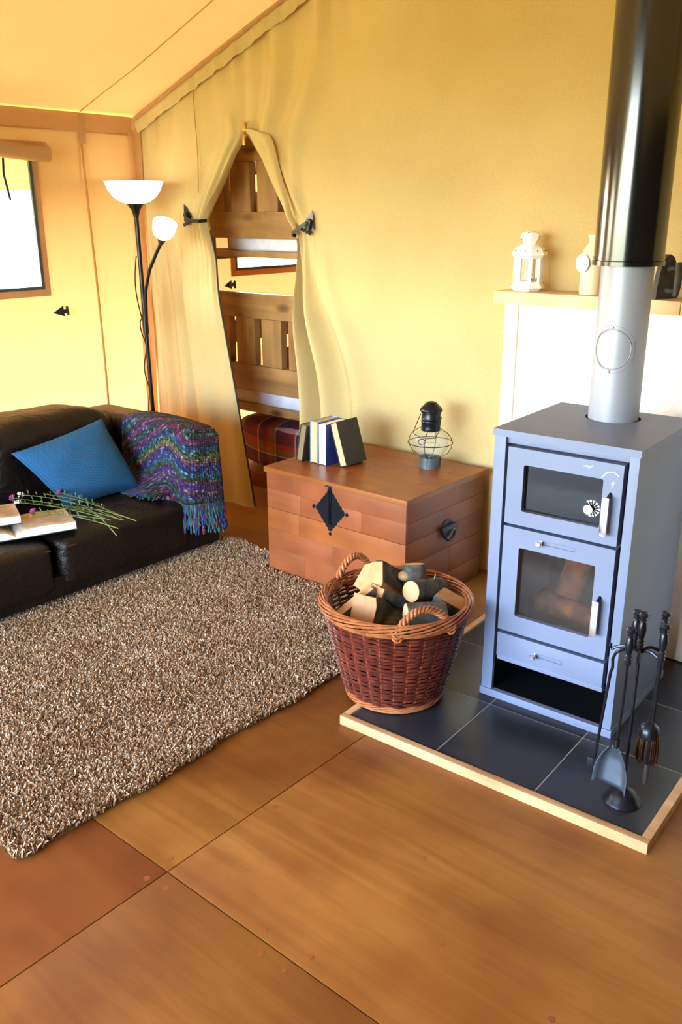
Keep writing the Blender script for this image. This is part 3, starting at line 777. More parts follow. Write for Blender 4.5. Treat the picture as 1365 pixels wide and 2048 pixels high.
# ---- flue
fx, fy = hloc(.514, .755)
fl = thing('flue_pipe', 'stove flue rising through the roof, grey below and glossy black above', 'flue', (fx, fy, .90), HA)
gp = obj('lower_pipe', G().lathe([(.074, 0), (.077, .0), (.077, .56), (.074, .56)], 48), mt['pipe'], fl, 30)
# round access plate bent around the pipe, facing the room
def bentring(r0, r1, off, n=48, a0=-.97, zc=.26):
    g = G(); P = []
    for k in range(n+1):
        a = 2*math.pi*k/n; row = []
        for rr_, oo in ((r0, .0005), (r0+.001, off), (r1-.001, off), (r1, .0005)):
            s = rr_*math.cos(a); th = a0+s/.077-math.pi/2+.7; row.append(((.077+oo)*math.cos(th), (.077+oo)*math.sin(th), zc+rr_*math.sin(a)))
        P.append(row)
    return g.grid(P)
pl = obj('access_plate', bentring(.062, .072, .0012, a0=-.675), mt['pipe'], fl, 30)
obj('plate_rim', bentring(.0575, .0605, .003, a0=-.675), mt['pipe'], fl, 30)
for zz in (-.066, .066):
    th = -.675-math.pi/2+.7
    obj('screw', G().ell((.079*math.cos(th), .079*math.sin(th), .26+zz), (.004, .004, .004), 10, 6), mt['chrome'], fl)
up = obj('upper_pipe', G().lathe([(.0795, .505), (.1015, .505), (.1015, 2.6), (.0795, 2.6)], 64), mt['blackpipe'], fl, 30)
obj('collar', G().lathe([(.1016, .503), (.105, .503), (.105, .516), (.1016, .518)], 64).lathe([(.1016, .522), (.1035, .522), (.1035, .527), (.1016, .527)], 64), mt['blackpipe'], fl, 30)

# ---- fire tools
tx, ty = hloc(.873, .135)
fs_ = thing('fire_tool_stand', 'black fire tool stand with a round domed base in front of the stove', 'stand', (tx, ty, TZ), HA)
obj('base', G().lathe([(.0, 0), (.050, 0), (.051, .004), (.046, .012), (.044, .014), (.038, .026), (.026, .038), (.012, .046), (.008, .056), (.006, .06), (0, .06)], 32), mt['iron'], fs_)
obj('pole', G().tube([(0, 0, .055), (0, 0, .47)], .0045, 10), mt['iron'], fs_)
HP = [(0, 0), (.008, 0), (.010, .006), (.006, .010), (.010, .014), (.006, .019), (.0095, .024), (.006, .029), (.008, .036), (.0115, .055), (.009, .074), (.006, .079), (.010, .083), (.006, .087), (.010, .091), (.013, .097), (.009, .103), (0, .105)]
def grip(z, x=0, y=0, m=None): return G().lathe(HP, 14, (x, y, z), m)
obj('top_grip', grip(.462), mt['iron'], fs_)
def arm(pts): return [Vector(p) for p in pts]
hooks = [(-.062, -.012), (.012, -.046), (.052, -.006), (.034, .042), (-.020, .040)]
for k, (hx, hy) in enumerate(hooks):
    d = Vector((hx, hy, 0)); pts = [d*t+Vector((0, 0, .452+.012*math.sin(math.pi*t))) for t in np.linspace(0, 1, 8)]
    pts += [d*1.08+Vector((0, 0, .447)), d*1.14+Vector((0, 0, .452)), d*1.16+Vector((0, 0, .462))]
    obj('hook', G().tube(pts, .0042, 8), mt['iron'], fs_)
def tool(name, label, h, lean, shaft_to, grip_dx=0):
    o = thing(name, label, name.split('_')[-1] if name != 'fire_poker' else 'poker', (*hloc(.873+h[0], .135+h[1]), TZ), HA, 'fire tools on the stand')
    return o
# coal rake: bent neck, long shaft, flat foot
o = tool('coal_rake', 'black fire rake with curved neck hanging nearest the stove door', (-.030, -.01), 0, 0)
obj('grip', grip(.458, .010, .022), mt['iron'], o)
obj('shaft', G().tube([(.010, .022, .462), (.004, .012, .450), (-.010, 0, .453), (-.026, -.004, .440), (-.032, -.004, .42), (-.030, -.004, .395), (-.034, -.004, .38), (-.042, -.008, .25), (-.050, -.012, .115)], .0042, 8), mt['iron'], o)
obj('rake_foot', G().box((-.062, -.018, .072), (-.046, -.010, .118), .002, Matrix.Rotation(R(-3), 4, 'Y')), mt['iron'], o)
# shovel
o = tool('fire_shovel', 'black fire shovel with a wide arched pan hanging at the front of the stand', (.004, -.056), 0, 0)
obj('grip', grip(.440, -.012, -.004), mt['iron'], o)
obj('shaft', G().tube([(-.012, -.004, .444), (-.012, -.006, .35), (-.014, -.010, .215)], .0042, 8).tube([(-.014, -.010, .225), (-.014, -.011, .20)], .0075, 10), mt['iron'], o)
g = G(); P = []
for i, t in enumerate(np.linspace(0, 1, 14)):
    z = .205-.118*t; wd = .046*math.sin(math.pi/2*min(1, .12+t*1.15))**.75; row = []
    for s in np.linspace(-1, 1, 13):
        row.append((-.016+wd*s, -.012-.014*t+.012*(1-abs(s)**4)*min(1, t*3)-.010*(abs(s)**6), z-.012*t*s*.4))
    P.append(row)
sh = mesh('pan', g.grid(P), mt['iron'], 60); bm = bmesh.new(); bm.from_mesh(sh); bmesh.ops.solidify(bm, geom=bm.faces[:], thickness=.002); bm.to_mesh(sh); bm.free()
sh.materials[0] = mt['pansteel']; obj('pan', sh, None, o)['label'] = 'blue-grey steel shovel pan'
# brush
o = tool('hearth_brush', 'black hearth brush with brown bristles hanging behind the shovel', (.040, .046), 0, 0)
obj('grip', grip(.458), mt['iron'], o); obj('shaft', G().tube([(0, 0, .462), (-.004, 0, .23)], .0042, 8), mt['iron'], o)
obj('brush_head', G().lathe([(0, .238), (.010, .236), (.024, .222), (.028, .205), (.027, .195), (0, .195)], 24, (-.004, 0, 0)), mt['iron'], o)
g = G()
for k in range(220):
    a = random.uniform(0, 6.28); r = .026*math.sqrt(random.random()); x, y = r*math.cos(a)-.004, r*math.sin(a)
    g.tube([(x, y, .198), (x*1.15, y*1.15, .16), (x*1.22, y*1.22, random.uniform(.118, .13))], .0011, 3, False)
b_ = obj('bristles', g, mt['bristle'], o); b_['kind'] = 'stuff'
# poker with twisted leaf tip
o = tool('fire_poker', 'black fire poker with pale worn tip, farthest from the stove door', (.058, -.008), 0, 0)
obj('grip', grip(.450), mt['iron'], o); obj('shaft', G().tube([(0, 0, .454), (-.002, -.002, .14)], .0042, 8), mt['iron'], o)
obj('worn_tip', G().lathe([(0, .148), (.005, .145), (.008, .12), (.0085, .098), (.006, .086), (0, .082)], 10, (-.002, -.002, 0)), mt['castiron'], o)['label'] = 'pale scuffed poker tip'

# ---- firewood basket
BX, BY = -1.550, 2.098
bk = thing('firewood_basket', 'round two-tone wicker basket holding firewood on the hearth corner', 'basket', (BX, BY, .034))
H_ = .333
def br(z): return .154+.083*(z/H_)**.85
NS = 30
g = G(); rows = 40
for j in range(rows):
    z = .028+(H_-.055)*j/(rows-1); pts = []; m_ = NS*4
    for k in range(m_):
        a = 2*math.pi*k/m_; q = br(z)+.0052*math.cos(a*NS/2+math.pi*j)
        pts.append((q*math.cos(a), q*math.sin(a), z+.0015*math.sin(3*a+j)))
    g.tube(pts, .0042, 5, False, True)
wv = obj('woven_side', g, mt['weave'], bk, 70); wv['kind'] = 'stuff'
for k in range(NS):
    a = 2*math.pi*(k+.5)/NS
    obj('stake', G().tube([(br(z)*math.cos(a), br(z)*math.sin(a), z) for z in np.linspace(.006, H_-.01, 10)], .0038, 6), mt['stake'], bk)
def braid(name, rad, zc, mr, tr, strands, turns, mat, squash=1.0):
    g = G()
    for s in range(strands):
        pts = []
        for k in range(260):
            a = 2*math.pi*k/260; ph = 2*math.pi*s/strands+turns*a
            q = rad+mr*math.cos(ph); pts.append((q*math.cos(a), q*math.sin(a), zc+mr*squash*math.sin(ph)))
        g.tube(pts, tr, 5, False, True)
    return obj(name, g, mt[mat], bk, 70)
braid('rim', br(H_)+.001, H_-.006, .0125, .0036, 10, 2, 'rimw', 1.5)
braid('base_border', .158, .011, .007, .0038, 7, 4, 'rimw', 1.3)
obj('base', G().lathe([(0, .004), (.156, .004), (.156, .012), (0, .012)], 32), mt['weave'], bk)
def bhandle(a0, a1, hh, lean):
    p0 = Vector((br(H_)*math.cos(a0), br(H_)*math.sin(a0), H_)); p1 = Vector((br(H_)*math.cos(a1), br(H_)*math.sin(a1), H_))
    mid = (p0+p1)/2; outd = Vector((mid.x, mid.y, 0)).normalized(); g = G(); cen = []
    for t in np.linspace(0, 1, 50):
        s_ = math.sin(math.pi*t)**.62; c = lerp(p0, p1, t); c = c+Vector((0, 0, hh*s_-.02*(1-s_)))+outd*lean*s_; cen.append(c)
    for s in range(3):
        pts = []
        for i, c in enumerate(cen):
            t_ = (cen[min(i+1, 49)]-cen[max(i-1, 0)]).normalized(); n1 = t_.cross(outd).normalized(); n2 = outd; ph = 2*math.pi*s/3+i*.62
            pts.append(c+(n1*math.cos(ph)+n2*math.sin(ph))*.0068)
        g.tube(pts, .0066, 6)
    # wrapped feet
    for p in (p0, p1):
        for dz in (0, .012): g.tube([p+Vector((0, 0, -.025+dz))+Vector((.017*math.cos(q), .017*math.sin(q), .008*math.sin(q*2))) for q in np.linspace(0, 6.28, 14)], .004, 5)
    return obj('handle', g, mt['rimw'], bk, 70)
vr = Vector((.804, .595, 0)); vb = Vector((-.595, .804, 0))
def ang(Rr, B): d = vr*Rr+vb*B; return math.atan2(d.y, d.x)
bhandle(ang(.02, -1), ang(.72, -.72), .052, -.006)
bhandle(ang(-.86, .52), ang(-.36, .95), .075, .0)
def BP(r, b, z): v = Vector((BX, BY, .365))+vr*r+vb*b; return (v.x, v.y, .365+z)
def BD(r, b, z): v = vr*r+vb*b; return (v.x, v.y, z)
LG = 'firewood in the wicker basket'
def split_log(label, p, axis, upv, poly, L, bark_edges, wood_='split', bark='bark'):
    """poly in the end plane; bark_edges: indices of poly edges that carry bark"""
    poly = [(-a, b) for a, b in poly]
    o = thing('firewood_log', label, 'log', p, 0, LG); ax = Vector(axis).normalized()
    x = Vector(upv).cross(ax).normalized(); m = fr((0, 0, 0), x, ax); N = 6; n = len(poly); sd = random.random()*40
    vs = []; fs = []
    for j in range(N):
        z = L*j/(N-1)
        for i, (a, b) in enumerate(poly):
            k = 1+.05*noise.noise((a*20+sd, b*20, z*9)); vs.append(m @ Vector((a*k, b*k, z+.004*noise.noise((a*40, b*40, sd)))))
    for j in range(N-1):
        for i in range(n): fs.append((j*n+i, j*n+(i+1) % n, (j+1)*n+(i+1) % n, (j+1)*n+i))
    fs += [tuple(range(n-1, -1, -1)), tuple((N-1)*n+i for i in range(n))]
    obj('split_wood', G().add(vs, fs), mt[wood_], o, 25)
    g = G(); P = []
    for j in range(N*2):
        z = L*j/(N*2-1); row = []
        for i in list(bark_edges)+[(bark_edges[-1]+1) % n]:
            a, b = poly[i]; l = math.hypot(a, b) or 1; k = (l+.005+.003*noise.noise((a*30+sd, z*40, b*30)))/l; row.append(m @ Vector((a*k, b*k, z)))
        P.append(row)
    obj('bark', g.grid(P), mt[bark], o, 60); return o
arcp = lambda r, a0, a1, n: [(r*math.cos(R(lerp(a0, a1, i/n))), r*math.sin(R(lerp(a0, a1, i/n)))) for i in range(n+1)]
# big wedge on top at the back left, bark over its back edge
split_log('large pale split log wedge on top, leaning against the far basket handle', BP(-.080, .050, .052), BD(.55, .55, -.55), BD(0, 0, 1), [(-.055, .028), (-.060, -.05), (.0, -.058), (.056, -.018), (.050, .0), (.012, .060), (-.02, .05)], .16, [4, 5], 'split')
split_log('small wedge of split log with dark bark, under the big top wedge', BP(-.066, -.012, .020), BD(.70, .50, -.50), BD(0, 0, 1), [(-.05, .022), (-.06, -.022), (.0, -.028), (.035, .0), (.03, .026)], .13, [2, 3], 'split')
split_log('square-faced pink-streaked split log at the front of the basket', BP(-.105, -.082, -.006), BD(.40, .80, -.42), BD(0, 0, 1), [(-.042, .048), (-.038, -.055), (.034, -.055), (.045, -.03), (.046, .02), (.038, .046)], .14, [2, 3, 4], 'splitred')
split_log('thin slanting split log with dark bark, low at the basket\'s rug side', BP(-.185, -.06, -.055), BD(.72, .42, .50), BD(0, 0, 1), [(-.016, .022), (-.016, -.024), (.022, -.02), (.022, .022)], .15, [1, 2], 'split')
cylinder_log('firewood_log', 'upright grey round log with a knot at the back of the basket', BP(.062, .105, -.012), BD(-.05, .30, 1), .041, .17, .1, group=LG, knot=200)
cylinder_log('firewood_log', 'round log with its pale sawn end facing out over the rug', BP(.100, .045, .012), BD(-.62, -.68, .22), .0375, .16, .05, group=LG)
cylinder_log('firewood_log', 'grey bark-covered log behind the front basket handle', BP(.092, -.105, -.012), BD(1, .22, -.05), .047, .125, .12, group=LG)
split_log('pale forked split log against the stove side of the basket', BP(.135, .02, .005), BD(.85, -.42, -.30), BD(0, 0, 1), [(-.035, .018), (-.03, -.02), (.03, -.022), (.036, .016)], .095, [1, 2], 'split')
cylinder_log('firewood_log', 'dark mossy log lying in the middle of the basket', BP(.0, .0, -.085), BD(.10, 1, .04), .05, .28, .15, bark='moss', end='moss', group=LG)
cylinder_log('firewood_log', 'thin dark log down in the basket on its rug side', BP(-.13, .03, -.12), BD(.2, 1, 0), .045, .22, .15, group=LG)
cylinder_log('firewood_log', 'thin dark log down in the basket on its stove side', BP(.115, .0, -.135), BD(-.15, 1, 0), .05, .22, .15, group=LG)
# peeling birch bark on a twig
bb = tag(obj('birch_bark', G().grid([[Vector(BP(.128+.012*math.cos(a)*t_, .06+.012*math.sin(a), .062-.045*t_)) for t_ in (0, .3, .6, 1)] for a in np.linspace(0, 3.6, 8)]), mt['birch']), 'curl of white birch bark beside the upright grey log', 'bark')

# ---- chest
CX0, CX1, CY0, CY1, CH = -2.652, -1.888, 2.612, 3.185, .476
ch = thing('wooden_chest', 'reddish-brown wooden chest with black iron lock plate below the tent wall', 'chest', (CX0, CY0, 0))
Wc, Dc = CX1-CX0, CY1-CY0
obj('carcass', G().box((.012, .012, .003), (Wc-.012, Dc-.012, CH-.012)), mt['dark'], ch)
g = G()
def plank(x0, x1, za, zb, mat='chest', y=0, off=0): obj('plank', G().box((x0+.0002, y-off, za+.0002), (x1-.0002, y+.014, zb-.0002), .0003), mt[mat], ch)
# front: four courses of short blocks
front = [(0, .125, [(0, .22), (.22, Wc)]), (.125, .215, [(0, .385), (.385, Wc)]), (.215, .312, [(0, .19), (.19, Wc)]), (.312, .40, [(0, .20), (.20, .54), (.54, Wc)]), (.40, CH, [(0, Wc)])]
for i, (za, zb, bl) in enumerate(front):
    for j, (a, b) in enumerate(bl): plank(a, b, za+.002, zb+(.002 if i != 2 else .0006), 'chest_l' if (i, j) in ((2, 0), (2, 1)) else 'chest', 0, random.uniform(0, .0004))
for za, zb, cuts in ((0, .10, (0, Dc)), (.10, .215, (0, .32, Dc)), (.215, .312, (0, .36, Dc)), (.312, .395, (0, .27, Dc)), (.395, CH, (0, Dc))):
    for a, b in zip(cuts[:-1], cuts[1:]):
        obj('plank', G().box((Wc-.014, max(a, .0145)+.0006, za+.0026), (Wc+random.uniform(-.0004, .0004), b-.0006, zb+.0014), .0012), mt['chest_y'], ch)
        obj('plank', G().box((0, max(a, .0145)+.0006, za+.0026), (.014, b-.0006, zb+.0014), .0012), mt['chest_y'], ch)
ld = obj('lid', G().box((-.008, -.010, CH+.002), (Wc+.010, Dc+.004, CH+.024), .002), mt['chest_lid'], ch)
k = 0
for j in range(7):
    ya = -.0085+(Dc+.011)*j/7; yb = -.0085+(Dc+.011)*(j+1)/7; cuts = [-.0065]+sorted(random.sample([.12, .2, .28, .36, .44, .52, .6, .68], 3))+[Wc+.0085]
    for a, b in zip(cuts[:-1], cuts[1:]): obj('lid_plank', G().box((a+.0004, ya+.0004, CH+.0243), (b-.0004, yb-.0004, CH+.0253+random.uniform(0, .0003))), mt['chest_lid'], ld)
LZ = CH+.0257
# scalloped iron lock plate
cxp, czp, hw, hh = .372, .375, .078, .092
sc_poly = []
for (a, b) in (((0, 1), (1, 0)), ((1, 0), (0, -1)), ((0, -1), (-1, 0)), ((-1, 0), (0, 1))):
    N = 6
    for i in range(N*6):
        t = i/(N*6); p = Vector((lerp(a[0], b[0], t)*hw, lerp(a[1], b[1], t)*hh)); nrm = Vector((a[0]+b[0], a[1]+b[1])).normalized()
        p += nrm*.0042*abs(math.sin(math.pi*t*N)); sc_poly.append((p.x, p.y))
mF = fr((cxp, -.0006, czp), (1, 0, 0), (0, -1, 0))
g = G(); n = len(sc_poly)
vs = [mF @ Vector((x, y, z)) for z in (0, .003) for x, y in sc_poly]+[mF @ Vector((0, 0, .0032))]
g.add(vs, [(i, (i+1) % n, (i+1) % n+n, i+n) for i in range(n)]+[(n+i, n+(i+1) % n, 2*n) for i in range(n)])
lk = obj('lock_plate', g, mt['iron'], ch, 30)
g = G()
for (x, y) in ((-hw-.013, 0), (hw+.013, 0), (0, -hh-.012)): g.prism([(-.009, 0), (0, .010), (.009, 0), (0, -.010)][::-1], mF @ Matrix.Translation((x, y, 0)), .003)
g.box((-.0035, hh-.01, 0), (.0035, hh+.012, .003), 0, mF)
obj('finial', g, mt['iron'], lk)
g = G(); g.prism([(-.011, .07), (-.006, .0), (-.008, -.062), (.008, -.062), (.006, .0), (.011, .07), (.006, .105), (-.006, .105)], mF @ Matrix.Translation((0, 0, .0032)), .004)
g.tube([mF @ Vector((x, .108, .006)) for x in (-.018, 0, .018)], .0055, 8)
g.box((-.002, -.058, .007), (.002, .09, .013), .001, mF)
obj('hasp', g, mt['iron'], lk)
# ring handle on the side
mS = fr((Wc+.0006, .29, .305), (0, 1, 0), (1, 0, 0))
g = G(); g.prism(arcp(.040, 0, 360, 24)[:-1], mS @ Matrix.Diagonal((1.1, 1.0, 1, 1)), .003)
hd = obj('handle_plate', g, mt['iron'], ch)
g = G(); g.tube([mS @ Vector((.046*math.cos(a), .006+.05*math.sin(a), .010+.010*abs(math.sin(a)))) for a in np.linspace(R(180), R(360), 16)], .006, 8)
g.box((-.052, -.002, 0), (.052, .018, .016), .004, mS); obj('ring_handle', g, mt['iron'], hd)
obj('corner_bracket', G().box((-.003, -.003, .002), (.055, .0, .022), .001).tube([(.055, -.002, .012), (.068, -.002, .012)], [.010, .004], 8), mt['iron'], ch)

# ---- books on the chest
def book(label, x, y, z, t, wd, h, tilt, cover, pages, rz=0, name='book'):
    """standing with its fore-edge towards -Y; x,y at the middle of the front bottom edge; tilt about Y"""
    o = thing(name, label, 'book', (x, y, z), rz, 'old books on the chest')
    m = Matrix.Rotation(tilt, 4, 'Y')
    if tilt > 0: m = Matrix.Translation((t/2, 0, 0)) @ m @ Matrix.Translation((-t/2, 0, 0))
    if tilt < 0: m = Matrix.Translation((-t/2, 0, 0)) @ m @ Matrix.Translation((t/2, 0, 0))
    b = .0022
    obj('cover', G().box((-t/2, 0, 0), (-t/2+b, wd, h), .0006, m).box((t/2-b, 0, 0), (t/2, wd, h), .0006, m).box((-t/2, wd-.003, 0), (t/2, wd, h), .0008, m), mt[cover], o)
    g = G(); N = 7; P = []
    # page block with a hollow fore-edge
    ring_ = [(-t/2+b+.0002, .005), (-t/2+b+.0002, .008)]; xs = np.linspace(-t/2+b+.0002, t/2-b-.0002, N)
    prof = [(x_, .004+.004*(1-((x_)/(t/2-b))**2)) for x_ in xs]; poly = prof+[(xs[-1], wd-.0035), (xs[0], wd-.0035)]
    g.prism(poly, m @ Matrix.Translation((0, 0, .003)), h-.006); obj('pages', g, mt[pages], o)
    return o
book('worn brown book leaning at the curtain end of the row', -2.590, 2.755, LZ, .036, .125, .170, R(11), 'bk_brown', 'pages_old')
book('upright book with cream page edges and pale blue boards', -2.515, 2.772, LZ, .044, .145, .190, R(1), 'bk_pale', 'pages_cream')
book('upright navy blue book with bright white page edges', -2.466, 2.772, LZ, .046, .150, .185, R(0.5), 'bk_blue', 'pages_white')
book('thick black book leaning against the navy blue one', -2.366, 2.800, LZ, .040, .140, .195, R(-17.5), 'bk_black', 'pages_cream')

# ---- black ship's lantern on the chest
ln = thing('oil_lantern', 'black metal lantern with a round caged glass globe on the chest lid', 'lantern', (-2.088, 3.055, LZ))
obj('base_cup', G().lathe([(0, 0), (.046, 0), (.046, .048), (.043, .048), (.042, .012), (0, .012)], 32), M('grey_tin', '#4c545a', .5, .5, '#5e666a', ns=15), ln)
obj('globe', G().lathe([(.041, .044), (.060, .062), (.074, .085), (.080, .108), (.076, .132), (.062, .152), (.042, .166), (.036, .175)], 32), mt['clear'], ln)
obj('chimney', G().lathe([(.036, .165), (.041, .165), (.042, .172), (.041, .178), (.041, .20), (.043, .203), (.041, .206), (.041, .212), (.043, .215), (.041, .218), (.041, .242), (.045, .245), (.045, .25), (.030, .25)], 32), mt['iron'], ln)
obj('cap', G().lathe([(.0, .250), (.048, .250), (.050, .254), (.048, .260), (.020, .288), (.008, .292), (0, .292)], 16), mt['iron'], ln, 20)
g = G()
for k in range(4):
    a = R(20+90*k); g.tube([((q)*math.cos(a), q*math.sin(a), z) for q, z in ((.046, .010), (.047, .048), (.075, .066), (.092, .090), (.097, .112), (.092, .135), (.075, .157), (.044, .176))], .0016, 6)
g.tube([(.097*math.cos(a), .097*math.sin(a), .112) for a in np.linspace(0, 2*math.pi, 41)[:-1]], .0018, 6, False, True)
g.tube([(.0415*math.cos(a), .0415*math.sin(a), .100) for a in np.linspace(0, 2*math.pi, 21)[:-1]], .0006, 4, False, True)
obj('wire_cage', g, mt['iron'], ln)
# bail folded forward
vr2 = Vector((.8, .6, 0)); vf2 = Vector((.55, -.83, 0))
g = G(); pts = [Vector((0, 0, .238))-vr2*.046+vf2*0]
pts = [Vector((0, 0, .236))-vr2*.045, Vector((0, 0, .165))-vr2*.075+vf2*.045, Vector((0, 0, .158))-vr2*.06+vf2*.07, Vector((0, 0, .150))+vf2*.095-vr2*.02, Vector((0, 0, .152))+vf2*.09+vr2*.02, Vector((0, 0, .170))+vf2*.06+vr2*.035, Vector((0, 0, .225))+vr2*.044+vf2*.012]
g.tube(pts, .0017, 6)
rc = Vector((0, 0, .137))+vf2*.095-vr2*.035; g.tube([rc+vr2*.014*math.cos(a)+Vector((0, 0, .012*math.sin(a))) for a in np.linspace(0, 6.283, 17)[:-1]], .0016, 6, False, True)
obj('bail_handle', g, mt['iron'], ln)
obj('burner', G().lathe([(0, .0125), (.03, .0125), (.03, .03), (.012, .038), (.01, .048), (0, .048)], 20), mt['iron'], ln)

# ---- mantel things
MZ = 1.2652
wl2 = thing('white_lantern', 'small white metal lantern with glass sides on the mantel shelf', 'lantern', (-1.715, 3.145, MZ), R(12))
obj('base', G().lathe([(0, 0), (.052, 0), (.068, .013), (.066, .017), (.056, .028), (.054, .034), (.050, .036), (0, .036)], 8, ph=R(22.5)), mt['white'], wl2, 25)
obj('roof', G().lathe([(.0, .122), (.058, .122), (.060, .126), (.068, .134), (.067, .140), (.056, .158), (.040, .170), (.028, .174), (.024, .178), (.034, .190), (.040, .203), (.032, .214), (.014, .222), (0, .223)], 8, ph=R(22.5)), mt['white'], wl2, 25)
g = G()
for (a, z, q) in ((0, .150, .0605), (90, .150, .0605), (-90, .150, .0605), (45, .150, .0605), (-45, .150, .0605), (180, .150, .0605), (-60, .19, .033), (0, .215, .028), (-90, .215, .028)):
    g.ell((q*math.cos(R(a-90)), q*math.sin(R(a-90)), z), (.0028, .0028, .0028), 8, 5)
obj('vent_holes', g, mt['dark'], wl2)
for k in range(8):
    a = R(45*k+22.5); o = obj('post', G().box((-.006, -.005, .034), (.006, .005, .124), .001, Matrix.Rotation(a, 4, 'Z') @ Matrix.Translation((.053, 0, 0)) @ Matrix.Rotation(R(90), 4, 'Z')), mt['white'], wl2)
    a = R(45*k); obj('glass_side', G().box((-.017, -.0006, .036), (.017, .0006, .122), 0, Matrix.Rotation(a, 4, 'Z') @ Matrix.Translation((.0475, 0, 0)) @ Matrix.Rotation(R(90), 4, 'Z')), mt['clear'], wl2)
cd = thing('tealight', 'white tealight inside the white lantern', 'candle', (-1.715, 3.145, MZ+.0362))
obj('cup', G().lathe([(0, 0), (.019, 0), (.020, .012), (.0185, .012), (.018, .002), (0, .002)], 20), mt['chrome'], cd); obj('wax', G().lathe([(0, .002), (.0175, .002), (.0175, .010), (0, .010)], 20), mt['wax'], cd)
bt = thing('stoneware_bottle', 'cream stoneware bottle with a round white tag, half hidden by the flue', 'bottle', (-1.455, 3.145, MZ))
obj('body', G().lathe([(0, 0), (.038, 0), (.040, .004), (.040, .135), (.036, .155), (.026, .172), (.019, .182), (.018, .20), (.022, .203), (.022, .21), (0, .21)], 32), mt['stone'], bt)
mB = fr((-.018, -.041, .112), (1, 0, 0), (-.35, -.93, 0)); obj('round_tag', G().lathe([(0, 0), (.033, 0), (.033, .004), (.028, .006), (0, .006)], 28, mat=mB), mt['white'], bt)
ir = thing('flat_iron', 'old rusty cast flat iron standing on its heel on the mantel shelf', 'iron', (-1.168, 3.135, MZ), R(8))
prof = [(-.048, 0)]+[(-.048*math.cos(R(a))**.8, .148*math.sin(R(a))**1.15) for a in range(15, 90, 12)]+[(0, .150)]+[(.048*math.cos(R(a))**.8, .148*math.sin(R(a))**1.15) for a in range(87, 10, -12)]+[(.048, 0)]
mI = fr((-.012, 0, 0), (.62, .78, 0), (.78, -.62, 0)); mI = Matrix(((.55, 0, .83, -.012), (.83, 0, -.55, 0), (0, 1, 0, 0), (0, 0, 0, 1)))
obj('sole', G().prism(prof, mI, .022), mt['castiron'], ir, 30)
hp = lambda z, q: (-.012+.83*q, -.55*q, z)
obj('handle_post', G().tube([hp(.03, .02), hp(.028, .05), hp(.035, .062)], [.012, .008, .008], 10), mt['castiron'], ir); obj('handle_post', G().tube([hp(.10, .02), hp(.105, .045), hp(.10, .062)], [.010, .007, .007], 10), mt['castiron'], ir); obj('grip', G().tube([hp(.012, .063), hp(.05, .068), hp(.09, .068), hp(.125, .062)], [.010, .013, .013, .010], 10), mt['castiron'], ir)

# ---- floor lamp
lp = thing('floor_lamp', 'black uplighter floor lamp with a white bowl and a small reading arm', 'lamp', (-3.955, 3.02, 0))
obj('base', G().lathe([(0, 0), (.125, 0), (.128, .006), (.12, .018), (.03, .03), (.016, .036), (0, .036)], 36), mt['lampblack'], lp)
px = lambda z: .0-.03*(z/1.6)
obj('pole', G().tube([(0, 0, .03), (px(.5), 0, .5), (px(1.0), 0, 1.0), (px(1.56), 0, 1.56)], .0115, 12).tube([(px(.98), 0, .93), (px(1.03), 0, 1.03)], .0165, 12).tube([(px(.5), 0, .49), (px(.5), 0, .51)], .0135, 12), mt['lampblack'], lp)
obj('shade_holder', G().lathe([(.013, 1.535), (.016, 1.55), (.024, 1.575), (.046, 1.603), (0, 1.606)], 24, (-.03, 0, 0)), mt['lampblack'], lp)
shp = G().lathe([(.044, 1.604), (.080, 1.615), (.112, 1.640), (.136, 1.672), (.150, 1.708), (.154, 1.716), (.150, 1.716), (.132, 1.674), (.108, 1.643), (.078, 1.619), (.044, 1.608)], 40, (-.03, 0, 0)); obj('bowl_shade', shp, mt['shade'], lp)
ap = [(.0, -.005, 1.0), (.012, -.012, 1.06), (.03, -.02, 1.16), (.075, -.02, 1.27), (.14, -.02, 1.355), (.185, -.02, 1.41)]
obj('reading_arm', G().tube(ap, .009, 10), mt['lampblack'], lp)
ax = Vector((.52, -.12, .85)).normalized(); mA = fr((.185, -.02, 1.405), ax.orthogonal(), ax)
obj('arm_holder', G().lathe([(.010, 0), (.016, .01), (.024, .034), (0, .036)], 20, mat=mA), mt['lampblack'], lp)
obj('small_shade', G().lathe([(.022, .034), (.046, .052), (.058, .078), (.062, .125), (.059, .125), (.055, .08), (.044, .056), (.022, .038)], 32, mat=mA), mt['shade'], lp)
cp = []
for t in np.linspace(0, 1, 60):
    z = lerp(1.34, .06, t); cp.append((px(z)-.014-(.030*math.sin(math.pi*max(0, min(1, (1.34-z)/.32))) if z > 1.0 else -.004*math.sin(z*30)), -.012-(.012*math.cos(z*26) if z < 1.0 else 0), z))
obj('cord', G().tube(cp, .0032, 6), mt['lampblack'], lp)
bl = bpy.data.lights.new('bulb', 'POINT'); bl.energy = 1.5; bl.color = (1, .82, .6); bl.shadow_soft_size = .04
bo_ = bpy.data.objects.new('bulb', bl); C.objects.link(bo_); bo_.parent = lp; bo_.location = (-.03, 0, 1.69)

